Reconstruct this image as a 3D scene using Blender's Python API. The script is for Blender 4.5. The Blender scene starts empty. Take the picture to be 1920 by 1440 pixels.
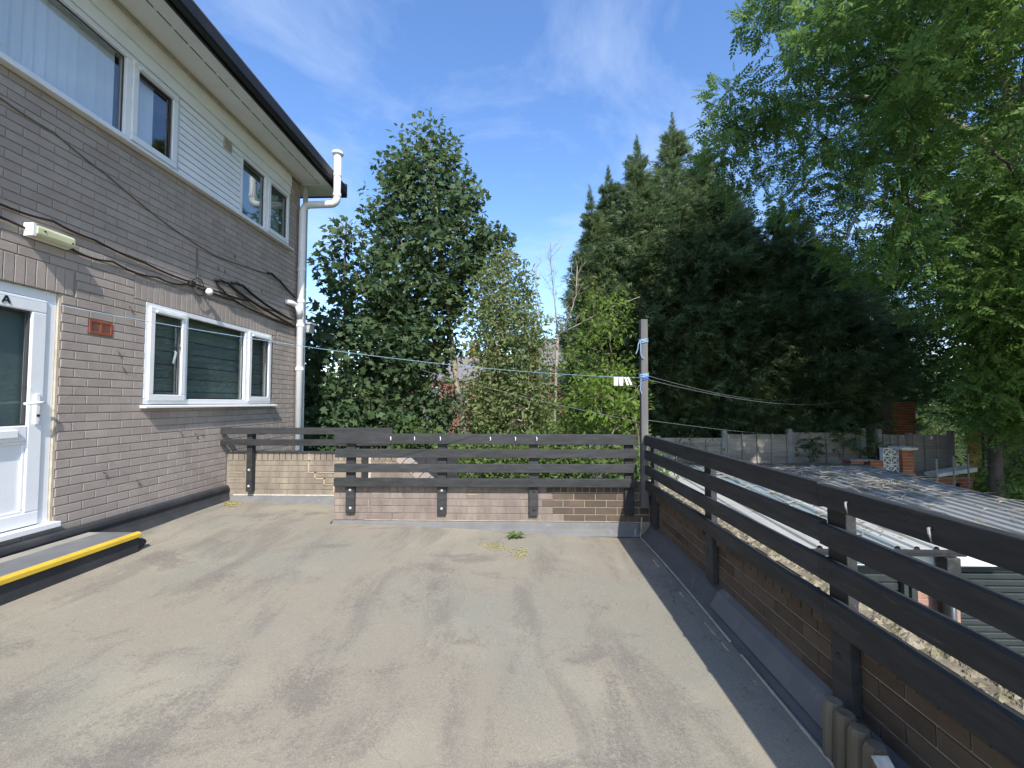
import bpy, math, random
import numpy as np
from mathutils import Vector, Matrix

random.seed(7)
rng = np.random.default_rng(11)
S = bpy.context.scene
COL = S.collection
R = math.radians

# ------------------------------------------------------------------ camera, sky, sun, exposure
cam_d = bpy.data.cameras.new("camera")
cam = bpy.data.objects.new("camera", cam_d)
COL.objects.link(cam)
FPX, CAMZ = 830.0, 1.37
cam_d.sensor_width = 36.0
cam_d.lens = 36.0 * FPX / 1920.0
cam_d.clip_start, cam_d.clip_end = 0.05, 3000.0
YAW, PITCH = math.atan(24 / FPX), math.atan(35 / math.hypot(FPX, 24))
cam.location = (0, 0, CAMZ)
cam.rotation_euler = (math.pi / 2 + PITCH, 0, YAW)
S.camera = cam

SUN = Vector((0.265, -1.0, 1.0)).normalized()          # direction towards the sun
world = bpy.data.worlds.new("World")
S.world = world
world.use_nodes = True
nt = world.node_tree
nt.nodes.clear()
w_out = nt.nodes.new("ShaderNodeOutputWorld")
w_bg = nt.nodes.new("ShaderNodeBackground")
w_sky = nt.nodes.new("ShaderNodeTexSky")
w_sky.sky_type = 'NISHITA'
w_sky.sun_disc = False
w_sky.sun_elevation = math.asin(SUN.z)
w_sky.sun_rotation = math.atan2(SUN.x, SUN.y)
w_sky.altitude = 50
w_sky.air_density = 1.0
w_sky.dust_density = 0.6
w_sky.ozone_density = 2.2
w_bg.inputs[1].default_value = 0.115
# thin cirrus over the whole dome
tc = nt.nodes.new("ShaderNodeTexCoord")
sep = nt.nodes.new("ShaderNodeSeparateXYZ")
nt.links.new(tc.outputs["Generated"], sep.inputs[0])
zc = nt.nodes.new("ShaderNodeMath"); zc.operation = 'MAXIMUM'; zc.inputs[1].default_value = 0.06
nt.links.new(sep.outputs[2], zc.inputs[0])
dx = nt.nodes.new("ShaderNodeMath"); dx.operation = 'DIVIDE'
dy = nt.nodes.new("ShaderNodeMath"); dy.operation = 'DIVIDE'
nt.links.new(sep.outputs[0], dx.inputs[0]); nt.links.new(zc.outputs[0], dx.inputs[1])
nt.links.new(sep.outputs[1], dy.inputs[0]); nt.links.new(zc.outputs[0], dy.inputs[1])
cmb = nt.nodes.new("ShaderNodeCombineXYZ")
nt.links.new(dx.outputs[0], cmb.inputs[0]); nt.links.new(dy.outputs[0], cmb.inputs[1])
mp = nt.nodes.new("ShaderNodeMapping")
mp.inputs["Rotation"].default_value = (0, 0, R(35))
mp.inputs["Scale"].default_value = (1.0, 0.75, 1)
mp.inputs["Location"].default_value = (3.1, 1.7, 0)
nt.links.new(cmb.outputs[0], mp.inputs[0])
n1 = nt.nodes.new("ShaderNodeTexNoise")
n1.inputs["Scale"].default_value = 1.3; n1.inputs["Detail"].default_value = 8
n1.inputs["Roughness"].default_value = 0.62; n1.inputs["Distortion"].default_value = 0.6
nt.links.new(mp.outputs[0], n1.inputs[0])
cr = nt.nodes.new("ShaderNodeMapRange")
cr.inputs[1].default_value = 0.46; cr.inputs[2].default_value = 0.90
cr.inputs[3].default_value = 0.0; cr.inputs[4].default_value = 0.55
nt.links.new(n1.outputs[0], cr.inputs[0])
mx = nt.nodes.new("ShaderNodeMix"); mx.data_type = 'RGBA'
mx.inputs[7].default_value = (7.0, 8.0, 9.4, 1)
nt.links.new(cr.outputs[0], mx.inputs[0])
hsv = nt.nodes.new("ShaderNodeHueSaturation")
hsv.inputs["Saturation"].default_value = 1.16
hsv.inputs["Hue"].default_value = 0.506
hsv.inputs["Value"].default_value = 2.2
nt.links.new(w_sky.outputs[0], hsv.inputs["Color"])
nt.links.new(hsv.outputs[0], mx.inputs[6])
nt.links.new(mx.outputs[2], w_bg.inputs[0])
nt.links.new(w_bg.outputs[0], w_out.inputs[0])

sun_d = bpy.data.lights.new("sun", 'SUN')
sun_d.energy = 5.0
sun_d.angle = R(0.55)
sun_d.color = (1.0, 0.955, 0.89)
sun = bpy.data.objects.new("sun", sun_d)
COL.objects.link(sun)
sun.location = SUN * 40
sun.rotation_euler = SUN.to_track_quat('Z', 'Y').to_euler()

S.view_settings.view_transform = 'Standard'
S.view_settings.look = 'None'
S.view_settings.exposure = 0.34
S.view_settings.gamma = 1.0
S.view_settings.use_curve_mapping = False
S.cycles.max_bounces = 6
S.cycles.transparent_max_bounces = 12

# ------------------------------------------------------------------ materials
def mat(name, c, rough=0.8, c2=None, scale=6.0, detail=5.0, lo=0.35, hi=0.65, c3=None, scale3=1.0, lo3=.45, hi3=.7,
        stretch=(1, 1, 1), bump=0.0, bscale=60.0, bdist=0.01, spec=0.3, metal=0.0, rand=None, rnd_amt=0.0, grain=0.0, rot=0.0):
    m = bpy.data.materials.new(name)
    m.use_nodes = True
    t = m.node_tree
    p = t.nodes["Principled BSDF"]
    p.inputs["Roughness"].default_value = rough
    p.inputs["Specular IOR Level"].default_value = spec
    p.inputs["Metallic"].default_value = metal
    geo = t.nodes.new("ShaderNodeNewGeometry")
    mpn = t.nodes.new("ShaderNodeMapping")
    mpn.inputs["Scale"].default_value = stretch
    mpn.inputs["Rotation"].default_value = (0, 0, rot)
    t.links.new(geo.outputs["Position"], mpn.inputs[0])
    rgb = t.nodes.new("ShaderNodeRGB"); rgb.outputs[0].default_value = (*c, 1)
    cur = rgb.outputs[0]

    def layer(cur, col, sc, det, lo, hi, seed):
        n = t.nodes.new("ShaderNodeTexNoise")
        n.noise_dimensions = '4D'
        n.inputs["W"].default_value = seed
        n.inputs["Scale"].default_value = sc; n.inputs["Detail"].default_value = det
        n.inputs["Roughness"].default_value = 0.62
        t.links.new(mpn.outputs[0], n.inputs["Vector"])
        r = t.nodes.new("ShaderNodeMapRange")
        r.inputs[1].default_value = lo; r.inputs[2].default_value = hi
        t.links.new(n.outputs[0], r.inputs[0])
        x = t.nodes.new("ShaderNodeMix"); x.data_type = 'RGBA'
        t.links.new(r.outputs[0], x.inputs[0]); t.links.new(cur, x.inputs[6])
        x.inputs[7].default_value = (*col, 1)
        return x.outputs[2]
    if c2: cur = layer(cur, c2, scale, detail, lo, hi, 0.3)
    if c3: cur = layer(cur, c3, scale3, 6, lo3, hi3, 4.7)
    if grain:
        n = t.nodes.new("ShaderNodeTexNoise"); n.inputs["Scale"].default_value = 380; n.inputs["Detail"].default_value = 3
        t.links.new(geo.outputs["Position"], n.inputs["Vector"])
        r = t.nodes.new("ShaderNodeMapRange")
        r.inputs[1].default_value = .3; r.inputs[2].default_value = .7; r.inputs[3].default_value = 1 - grain; r.inputs[4].default_value = 1 + grain
        t.links.new(n.outputs[0], r.inputs[0])
        v = t.nodes.new("ShaderNodeVectorMath"); v.operation = 'SCALE'
        t.links.new(cur, v.inputs[0]); t.links.new(r.outputs[0], v.inputs["Scale"])
        cur = v.outputs[0]
    if rand:
        if rand == 'obj':
            o = t.nodes.new("ShaderNodeObjectInfo").outputs["Random"]
        else:
            o = geo.outputs["Random Per Island"]
        r = t.nodes.new("ShaderNodeMapRange")
        r.inputs[3].default_value = 1 - rnd_amt; r.inputs[4].default_value = 1 + rnd_amt
        t.links.new(o, r.inputs[0])
        h = t.nodes.new("ShaderNodeHueSaturation")
        t.links.new(cur, h.inputs["Color"]); t.links.new(r.outputs[0], h.inputs["Value"])
        w = t.nodes.new("ShaderNodeTexWhiteNoise"); w.noise_dimensions = '1D'
        t.links.new(o, w.inputs["W"])
        r2 = t.nodes.new("ShaderNodeMapRange"); r2.inputs[3].default_value = .488; r2.inputs[4].default_value = .508
        t.links.new(w.outputs[0], r2.inputs[0]); t.links.new(r2.outputs[0], h.inputs["Hue"])
        cur = h.outputs[0]
    t.links.new(cur, p.inputs["Base Color"])
    if bump:
        n = t.nodes.new("ShaderNodeTexNoise"); n.inputs["Scale"].default_value = bscale; n.inputs["Detail"].default_value = 6
        t.links.new(mpn.outputs[0], n.inputs["Vector"])
        b = t.nodes.new("ShaderNodeBump"); b.inputs["Strength"].default_value = bump; b.inputs["Distance"].default_value = bdist
        t.links.new(n.outputs[0], b.inputs["Height"]); t.links.new(b.outputs[0], p.inputs["Normal"])
    return m


def leaf_mat(name, a, b, c, trans=0.35, rough=0.55, spec=0.2):
    m = bpy.data.materials.new(name); m.use_nodes = True
    t = m.node_tree
    p = t.nodes["Principled BSDF"]; out = t.nodes["Material Output"]
    p.inputs["Roughness"].default_value = rough
    p.inputs["Specular IOR Level"].default_value = spec
    geo = t.nodes.new("ShaderNodeNewGeometry")
    ramp = t.nodes.new("ShaderNodeValToRGB")
    e = ramp.color_ramp.elements
    e[0].position = 0.0; e[0].color = (*a, 1)
    e[1].position = 1.0; e[1].color = (*c, 1)
    k = e.new(0.5); k.color = (*b, 1)
    n = t.nodes.new("ShaderNodeTexNoise"); n.inputs["Scale"].default_value = 0.9; n.inputs["Detail"].default_value = 3
    t.links.new(geo.outputs["Position"], n.inputs["Vector"])
    ad = t.nodes.new("ShaderNodeMath"); ad.operation = 'MULTIPLY_ADD'
    t.links.new(geo.outputs["Random Per Island"], ad.inputs[0]); ad.inputs[1].default_value = 0.55
    sb = t.nodes.new("ShaderNodeMapRange"); sb.inputs[1].default_value = .3; sb.inputs[2].default_value = .7; sb.inputs[3].default_value = 0; sb.inputs[4].default_value = .5
    t.links.new(n.outputs[0], sb.inputs[0]); t.links.new(sb.outputs[0], ad.inputs[2])
    t.links.new(ad.outputs[0], ramp.inputs[0])
    t.links.new(ramp.outputs[0], p.inputs["Base Color"])
    tr = t.nodes.new("ShaderNodeBsdfTranslucent")
    hs = t.nodes.new("ShaderNodeHueSaturation"); hs.inputs["Value"].default_value = 1.35; hs.inputs["Hue"].default_value = .492
    t.links.new(ramp.outputs[0], hs.inputs["Color"]); t.links.new(hs.outputs[0], tr.inputs[0])
    x = t.nodes.new("ShaderNodeMixShader"); x.inputs[0].default_value = trans
    t.links.new(p.outputs[0], x.inputs[1]); t.links.new(tr.outputs[0], x.inputs[2])
    t.links.new(x.outputs[0], out.inputs[0])
    return m


def glass_mat(name, tint=(.9, .95, .95), refl=0.12):
    m = bpy.data.materials.new(name); m.use_nodes = True
    t = m.node_tree; t.nodes.remove(t.nodes["Principled BSDF"])
    out = t.nodes["Material Output"]
    tr = t.nodes.new("ShaderNodeBsdfTransparent"); tr.inputs[0].default_value = (*tint, 1)
    gl = t.nodes.new("ShaderNodeBsdfGlossy"); gl.inputs["Roughness"].default_value = 0.015
    lw_ = t.nodes.new("ShaderNodeLayerWeight"); lw_.inputs[0].default_value = .5
    pw = t.nodes.new("ShaderNodeMath"); pw.operation = 'POWER'; pw.inputs[1].default_value = 4.5
    t.links.new(lw_.outputs["Facing"], pw.inputs[0])
    ad = t.nodes.new("ShaderNodeMath"); ad.operation = 'MULTIPLY_ADD'; ad.inputs[1].default_value = .75; ad.inputs[2].default_value = refl * .5
    t.links.new(pw.outputs[0], ad.inputs[0])
    x = t.nodes.new("ShaderNodeMixShader")
    t.links.new(ad.outputs[0], x.inputs[0]); t.links.new(tr.outputs[0], x.inputs[1]); t.links.new(gl.outputs[0], x.inputs[2])
    t.links.new(x.outputs[0], out.inputs[0])
    return m


HB, HB2, HB3 = (.350, .296, .258), (.400, .346, .304), (.280, .232, .200)
M = {}
M['brick_paint'] = mat('painted_brick', HB, .85, HB2, 9, 6, .35, .7, HB3, 2.2, .5, .8, bump=.5, bscale=90, bdist=.004, rand='obj', rnd_amt=.07, spec=.2)
M['brick_paint_j'] = mat('painted_brickwork', HB, .85, HB2, 9, 6, .35, .7, HB3, 2.2, .5, .8, bump=.5, bscale=90, bdist=.004, rand='isl', rnd_amt=.07, spec=.2)
M['mortar_paint'] = mat('painted_mortar', (.315, .266, .232), .9, (.25, .22, .195), 12, 5, bump=.6, bscale=70, bdist=.006)
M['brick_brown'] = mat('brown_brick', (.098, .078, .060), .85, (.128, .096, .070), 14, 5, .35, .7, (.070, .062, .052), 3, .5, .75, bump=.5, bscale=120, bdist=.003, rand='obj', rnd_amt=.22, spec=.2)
M['brick_grime'] = mat('grimy_brick', (.250, .208, .178), .9, (.150, .122, .104), 5, 7, .4, .72, (.33, .275, .22), 3.5, .52, .75, stretch=(1.6, 1.6, .55), bump=.6, bscale=90, bdist=.004, rand='obj', rnd_amt=.07, spec=.15)
M['brick_grey'] = mat('weathered_brick', (.265, .225, .175), .9, (.165, .138, .112), 5, 7, .42, .75, (.36, .31, .235), 2.5, .5, .75, stretch=(1.8, 1.8, .5), bump=.6, bscale=90, bdist=.004, rand='obj', rnd_amt=.05, spec=.15)
M['mortar_pale'] = mat('pale_mortar', (.48, .405, .30), .95, (.33, .28, .21), 10, 5, bump=.6, bscale=120, bdist=.004)
M['mortar_dark'] = mat('aged_mortar', (.36, .32, .26), .95, (.24, .21, .17), 10, 5, bump=.6, bscale=90, bdist=.004)
M['mortar_grime'] = mat('grimy_mortar', (.275, .232, .196), .95, (.16, .13, .11), 8, 6, .4, .7, (.40, .33, .25), 5, .6, .75, bump=.6, bscale=90, bdist=.005)
M['timber'] = mat('black_stained_timber', (.030, .031, .032), .62, (.055, .057, .058), 6, 8, .40, .72, (.105, .106, .104), 14, .60, .82, stretch=(1, 1, 5), bump=.5, bscale=45, bdist=.003, spec=.3, rand='obj', rnd_amt=.15)
M['timber_y'] = mat('black_stained_timber_side', (.030, .031, .032), .62, (.055, .057, .058), 6, 8, .40, .72, (.105, .106, .104), 14, .60, .82, stretch=(5, .7, 5), bump=.5, bscale=45, bdist=.003, spec=.3, rand='obj', rnd_amt=.15)
M['old_wood'] = mat('weathered_post', (.27, .25, .225), .85, (.12, .115, .11), 30, 6, .4, .7, (.085, .085, .09), 1.2, .45, .6, stretch=(1, 1, .06), bump=.7, bscale=60, bdist=.004, spec=.2)
M['upvc'] = mat('white_upvc', (.80, .81, .82), .35, (.72, .73, .74), 5, 5, .5, .8, spec=.5)
M['upvc_grey'] = mat('window_seal', (.05, .05, .055), .6)
M['white_board'] = mat('white_board', (.84, .85, .85), .5, (.74, .75, .75), 4, 5, .45, .8, spec=.4, rand='obj', rnd_amt=.025)
M['soffit'] = mat('white_soffit', (.80, .80, .79), .7, (.66, .66, .65), 3, 6, .5, .85)
M['pipe'] = mat('white_pipe', (.78, .79, .80), .4, (.62, .62, .62), 5, 6, .55, .85, spec=.4)
M['pipe_grey'] = mat('grey_pipe', (.42, .44, .45), .55, (.28, .29, .30), 8, 5, .5, .8)
M['black'] = mat('black_plastic', (.018, .018, .020), .5, (.03, .03, .03), 8)
M['black_felt'] = mat('black_felt', (.035, .037, .040), .8, (.055, .057, .060), 6, 6, .4, .7, bump=.5, bscale=150, bdist=.003, grain=.2)
M['grey_felt'] = mat('grey_felt', (.175, .175, .172), .8, (.125, .126, .125), 5, 6, .4, .75, (.27, .265, .255), 9, .6, .8, bump=.4, bscale=80, bdist=.004)
M['grey_felt_dark'] = mat('dark_grey_felt', (.12, .121, .12), .8, (.085, .086, .085), 4, 6, .4, .75, (.2, .2, .195), 6, .6, .8, bump=.5, bscale=90, bdist=.004, grain=.2)
M['cream'] = mat('cream_strip', (.50, .45, .35), .8, (.36, .31, .23), 14, 5, .4, .7)
M['yellow'] = mat('yellow_nosing', (.66, .45, .040), .65, (.54, .35, .05), 9, 7, .4, .7, (.30, .235, .12), 22, .60, .74, bump=.4, bscale=200, bdist=.002)
M['tread'] = mat('step_tread', (.135, .14, .145), .8, (.18, .185, .185), 6, 6, .4, .75, bump=.4, bscale=250, bdist=.002, grain=.25)
M['tread_pale'] = mat('pale_edge', (.36, .335, .29), .85, (.25, .235, .2), 7, 5)
M['terracotta'] = mat('terracotta', (.34, .095, .045), .8, (.25, .07, .04), 12, 5)
M['dark'] = mat('dark_void', (.012, .012, .012), .9)
M['room'] = mat('dim_room', (.10, .105, .11), .9)
M['blind'] = mat('pale_blind', (.82, .84, .85), .8, rand='obj', rnd_amt=.06)
M['blind_dark'] = mat('grey_blind', (.150, .175, .178), .8, rand='obj', rnd_amt=.2)
M['blind_roller'] = mat('frosted_blind', (.46, .51, .50), .8)
M['glass_up'] = glass_mat('upper_window_glass', (.94, .96, .97), .24)
M['glass'] = glass_mat('window_glass', (.88, .93, .93), .10)
M['glass_frost'] = glass_mat('frosted_glass', (.85, .90, .90), .30)
M['diffuser'] = mat('yellowed_diffuser', (.66, .66, .44), .35, (.55, .54, .33), 9, 4, spec=.5)
M['cable'] = mat('black_cable', (.022, .020, .020), .5)
M['cable_painted'] = mat('painted_cable', (.17, .145, .13), .7)
M['steel'] = mat('galvanised_steel', (.62, .63, .64), .35, metal=.6, spec=.5)
M['rope'] = mat('blue_rope', (.22, .33, .43), .8)
M['rope_grey'] = mat('grey_line', (.24, .25, .25), .7)
M['rope_blue'] = mat('bright_blue_rope', (.07, .13, .45), .8)
M['peg'] = mat('white_peg', (.74, .73, .74), .5, rand='obj', rnd_amt=.12)
M['bark'] = mat('bark', (.16, .125, .09), .9, (.085, .068, .05), 10, 6, .4, .7, (.28, .25, .17), 4, .5, .75, bump=.8, bscale=30, bdist=.02)
M['bark_pale'] = mat('pale_bark', (.33, .29, .21), .9, (.20, .17, .12), 12, 6, .4, .7, (.40, .38, .26), 6, .5, .75, bump=.5, bscale=40, bdist=.01)
M['bark_dark'] = mat('dark_bark', (.055, .045, .036), .9, (.10, .085, .065), 8, 5, bump=.6, bscale=30, bdist=.02)
M['twig'] = mat('bare_twig', (.36, .32, .26), .9, (.25, .22, .17), 9, 5)
M['sycamore'] = leaf_mat('sycamore_leaf', (.045, .080, .038), (.076, .122, .052), (.130, .185, .070))
M['sycamore2'] = leaf_mat('sycamore_leaf_dark', (.040, .076, .038), (.070, .116, .052), (.120, .175, .066))
M['birch'] = leaf_mat('sapling_leaf', (.095, .150, .050), (.160, .210, .080), (.280, .300, .130), .4)
M['lime'] = leaf_mat('bright_leaf', (.075, .130, .022), (.130, .210, .035), (.200, .285, .055), .45)
M['hedge'] = leaf_mat('hedge_leaf', (.060, .110, .026), (.105, .170, .042), (.170, .240, .075), .4)
M['ash'] = leaf_mat('ash_leaf', (.060, .122, .030), (.112, .200, .046), (.205, .300, .075), .46)
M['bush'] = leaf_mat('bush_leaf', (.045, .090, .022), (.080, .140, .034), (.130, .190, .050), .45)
M['conifer'] = leaf_mat('conifer_spray', (.062, .110, .055), (.118, .178, .082), (.225, .265, .115), .42, .6, .2)
M['far_leaf'] = leaf_mat('distant_leaf', (.040, .068, .034), (.062, .098, .046), (.100, .140, .060), .3)
M['yellow_leaf'] = leaf_mat('yellow_leaf', (.42, .36, .03), (.52, .45, .05), (.60, .55, .10), .4)
M['litter'] = leaf_mat('fallen_leaf', (.30, .25, .06), (.45, .40, .10), (.50, .48, .22), .2)
M['litter_brown'] = leaf_mat('dry_leaf', (.14, .09, .05), (.26, .19, .11), (.42, .36, .25), .1)
M['moss'] = mat('moss_crust', (.22, .19, .135), .95, (.34, .30, .22), 22, 6, .4, .65, (.13, .13, .05), 9, .52, .7, bump=1, bscale=60, bdist=.02)
M['sheet_white'] = mat('white_roof_sheet', (.45, .45, .42), .5, (.34, .33, .30), 3, 7, .4, .75, (.18, .155, .12), 5, .55, .75, stretch=(2.5, .5, 1), spec=.4, rand='obj', rnd_amt=.05)
M['sheet_clear'] = mat('blue_grey_roof_sheet', (.22, .27, .28), .4, (.34, .37, .36), 4, 7, .45, .75, (.14, .12, .10), 6, .6, .8, stretch=(2.5, .5, 1), spec=.5)
M['sheet_grey'] = mat('weathered_roof_sheet', (.26, .27, .265), .6, (.17, .175, .17), 3, 7, .4, .7, (.11, .095, .075), 2.2, .55, .75, stretch=(2.5, .5, 1), spec=.35, rand='obj', rnd_amt=.1)
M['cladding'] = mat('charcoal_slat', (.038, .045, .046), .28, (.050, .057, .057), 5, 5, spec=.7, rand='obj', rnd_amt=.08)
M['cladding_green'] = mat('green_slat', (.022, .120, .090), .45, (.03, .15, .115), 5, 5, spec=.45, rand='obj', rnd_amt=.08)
M['gutter'] = mat('dark_gutter', (.035, .036, .037), .5, (.09, .085, .075), 9, 5, .55, .75)
M['brick_orange'] = mat('orange_brick', (.36, .125, .055), .85, (.27, .09, .045), 8, 5, bump=.4, bscale=80, bdist=.004, rand='isl', rnd_amt=.18)
M['brick_pink'] = mat('pinkish_brick', (.40, .235, .17), .85, (.33, .19, .14), 10, 5, bump=.4, bscale=80, bdist=.004, rand='obj', rnd_amt=.12)
M['concrete'] = mat('concrete_post', (.34, .34, .32), .9, (.24, .24, .225), 6, 6, bump=.4, bscale=60, bdist=.005)
M['fence_wood'] = mat('silvered_board', (.33, .30, .255), .85, (.21, .19, .16), 5, 6, .4, .7, stretch=(.5, .5, 6), bump=.5, bscale=30, bdist=.004, rand='obj', rnd_amt=.16)
M['white_block'] = mat('white_block', (.66, .65, .60), .85, (.45, .43, .38), 9, 6, .45, .7)
M['plank_yellow'] = mat('ochre_plank', (.34, .23, .055), .8, (.25, .16, .05), 8, 5)
M['slate'] = mat('grey_slate', (.20, .18, .175), .8, (.14, .125, .125), 5, 5, .4, .7)
M['far_brick'] = mat('distant_brick', (.24, .12, .085), .9, (.22, .085, .06), 6, 5)
M['far_white'] = mat('distant_render', (.42, .42, .41), .8)
M['far_glass'] = mat('distant_pane', (.05, .06, .075), .1, spec=.6)
M['soil'] = mat('garden_soil', (.050, .062, .026), 1.0, (.036, .052, .020), 1.2, 8, .4, .6, (.072, .072, .038), 5, .5, .7, bump=.4, bscale=8, bdist=.05, spec=0.0)
M['log'] = mat('weathered_log', (.165, .14, .095), .9, (.09, .078, .055), 20, 6, .4, .7, (.22, .20, .14), 5, .5, .7, stretch=(1, 1, .15), bump=.6, bscale=60, bdist=.005)
M['flaky_white'] = mat('flaked_white_paint', (.66, .64, .58), .8, (.42, .39, .32), 25, 5)


def deck_material():
    m = bpy.data.materials.new("deck_felt"); m.use_nodes = True
    t = m.node_tree; p = t.nodes["Principled BSDF"]
    p.inputs["Roughness"].default_value = .9; p.inputs["Specular IOR Level"].default_value = .15
    geo = t.nodes.new("ShaderNodeNewGeometry")
    pos = geo.outputs["Position"]

    def mapped(rot, sc, loc=(0, 0, 0)):
        a = t.nodes.new("ShaderNodeMapping"); a.vector_type = 'POINT'
        a.inputs["Rotation"].default_value = (0, 0, rot); a.inputs["Scale"].default_value = sc; a.inputs["Location"].default_value = loc
        t.links.new(pos, a.inputs[0]); return a.outputs[0]

    def noise(vec, s, d, ro=.6, dist=0.):
        n = t.nodes.new("ShaderNodeTexNoise"); n.inputs["Scale"].default_value = s; n.inputs["Detail"].default_value = d
        n.inputs["Roughness"].default_value = ro; n.inputs["Distortion"].default_value = dist
        t.links.new(vec, n.inputs["Vector"]); return n.outputs[0]

    def rng_(v, a, b, c=0., d=1.):
        r = t.nodes.new("ShaderNodeMapRange"); r.interpolation_type = 'SMOOTHSTEP'
        for i, q in enumerate((a, b, c, d)): r.inputs[i + 1].default_value = q
        t.links.new(v, r.inputs[0]); return r.outputs[0]

    def mix(f, a, col):
        x = t.nodes.new("ShaderNodeMix"); x.data_type = 'RGBA'
        t.links.new(f, x.inputs[0])
        if isinstance(a, tuple): x.inputs[6].default_value = (*a, 1)
        else: t.links.new(a, x.inputs[6])
        x.inputs[7].default_value = (*col, 1); return x.outputs[2]

    def mul(a, b):
        x = t.nodes.new("ShaderNodeMath"); x.operation = 'MULTIPLY'
        t.links.new(a, x.inputs[0])
        if isinstance(b, float): x.inputs[1].default_value = b
        else: t.links.new(b, x.inputs[1])
        return x.outputs[0]
    base = (.272, .240, .186)
    # broad tints: greenish grey by the step, warmer sand by the front wall
    c = mix(mul(rng_(noise(mapped(0, (1, 1, 1), (2, 5, 0)), .55, 3), .42, .62), .8), base, (.240, .236, .190))
    c = mix(mul(rng_(noise(mapped(0, (1, 1, 1), (7, 1, 0)), .9, 4), .48, .66), .8), c, (.318, .284, .215))
    # drifted dirt in long streaks
    grit = noise(pos, 55, 5, .75)
    st = noise(mapped(R(27), (1.5, .46, 1), (3.3, .4, 0)), 1.75, 8, .64, .45)
    ad = t.nodes.new("ShaderNodeMath"); ad.operation = 'MULTIPLY_ADD'; ad.inputs[1].default_value = .36
    t.links.new(grit, ad.inputs[0]); t.links.new(st, ad.inputs[2])
    c = mix(mul(rng_(ad.outputs[0], .655, .81), .60), c, (.165, .148, .126))
    st2 = noise(mapped(R(-8), (.9, 1.2, 1), (9, 4, 0)), 1.6, 8, .68, .5)
    ad2 = t.nodes.new("ShaderNodeMath"); ad2.operation = 'MULTIPLY_ADD'; ad2.inputs[1].default_value = .36
    t.links.new(grit, ad2.inputs[0]); t.links.new(st2, ad2.inputs[2])
    c = mix(mul(rng_(ad2.outputs[0], .71, .84), .64), c, (.155, .137, .118))
    # hairline cracks
    v = t.nodes.new("ShaderNodeTexVoronoi"); v.feature = 'DISTANCE_TO_EDGE'; v.inputs["Scale"].default_value = 1.3
    wob = t.nodes.new("ShaderNodeVectorMath"); wob.operation = 'ADD'
    nz = t.nodes.new("ShaderNodeTexNoise"); nz.inputs["Scale"].default_value = 1.7; nz.inputs["Detail"].default_value = 4
    t.links.new(pos, nz.inputs["Vector"])
    t.links.new(pos, wob.inputs[0]); t.links.new(nz.outputs["Color"], wob.inputs[1]); t.links.new(wob.outputs[0], v.inputs["Vector"])
    crack = rng_(v.outputs["Distance"], 0.0, .006, 1., 0.)
    gate = rng_(noise(mapped(0, (1, 1, 1), (1, 9, 0)), .9, 3), .50, .58)
    c = mix(mul(mul(crack, gate), .45), c, (.12, .10, .085))
    # mineral grains
    g = noise(pos, 210, 3, .7)
    c = mix(mul(rng_(g, .52, .72), .50), c, (.52, .50, .44))
    c = mix(mul(rng_(g, .47, .30), .55), c, (.12, .11, .095))
    g2 = noise(pos, 26, 6, .75)
    c = mix(mul(rng_(g2, .56, .72), .30), c, (.15, .135, .115))
    c = mix(mul(rng_(g2, .44, .30), .25), c, (.42, .40, .35))
    t.links.new(c, p.inputs["Base Color"])
    b = t.nodes.new("ShaderNodeBump"); b.inputs["Strength"].default_value = .45; b.inputs["Distance"].default_value = .004
    t.links.new(g, b.inputs["Height"]); t.links.new(b.outputs[0], p.inputs["Normal"])
    return m
M['deck'] = deck_material()

# ------------------------------------------------------------------ object helpers
WL = {}                                                # world location of every Empty


class MB:
    def __init__(s): s.v, s.f = [], []

    def add(s, vs, fs):
        o = len(s.v); s.v += [tuple(q) for q in vs]; s.f += [tuple(i + o for i in q) for q in fs]; return s

    def box(s, x0, x1, y0, y1, z0, z1, T=None):
        vs = [Vector((x, y, z)) for z in (z0, z1) for y in (y0, y1) for x in (x0, x1)]
        if T is not None: vs = [T @ q for q in vs]
        return s.add(vs, [(0, 2, 3, 1), (4, 5, 7, 6), (0, 1, 5, 4), (2, 6, 7, 3), (0, 4, 6, 2), (1, 3, 7, 5)])

    def prism(s, poly, a, b, axis):                    # polygon in the two other axes, extruded from a to b along axis
        n = len(poly)
        def pt(q, t):
            return {'x': (t, q[0], q[1]), 'y': (q[0], t, q[1]), 'z': (q[0], q[1], t)}[axis]
        vs = [pt(q, a) for q in poly] + [pt(q, b) for q in poly]
        fs = [tuple(range(n))[::-1], tuple(range(n, 2 * n))] + [(i, (i + 1) % n, n + (i + 1) % n, n + i) for i in range(n)]
        return s.add(vs, fs)

    def tube(s, pts, r, n=8, caps=True):
        pts = [Vector(p) for p in pts]
        rr = r if isinstance(r, (list, tuple)) else [r] * len(pts)
        up = None; o = len(s.v)
        for i, p in enumerate(pts):
            d = (pts[min(i + 1, len(pts) - 1)] - pts[max(i - 1, 0)]).normalized()
            if up is None: up = d.orthogonal().normalized()
            up = (up - d * up.dot(d)).normalized()
            q = d.cross(up)
            for k in range(n):
                a = 2 * math.pi * k / n
                s.v.append(tuple(p + (up * math.cos(a) + q * math.sin(a)) * rr[i]))
        for i in range(len(pts) - 1):
            for k in range(n):
                a, b = o + i * n + k, o + i * n + (k + 1) % n
                s.f.append((a, b, b + n, a + n))
        if caps:
            s.f.append(tuple(range(o, o + n))[::-1]); e = o + (len(pts) - 1) * n; s.f.append(tuple(range(e, e + n)))
        return s

    def mesh(s, name):
        me = bpy.data.meshes.new(name); me.from_pydata(s.v, [], s.f); me.update(); return me


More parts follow.
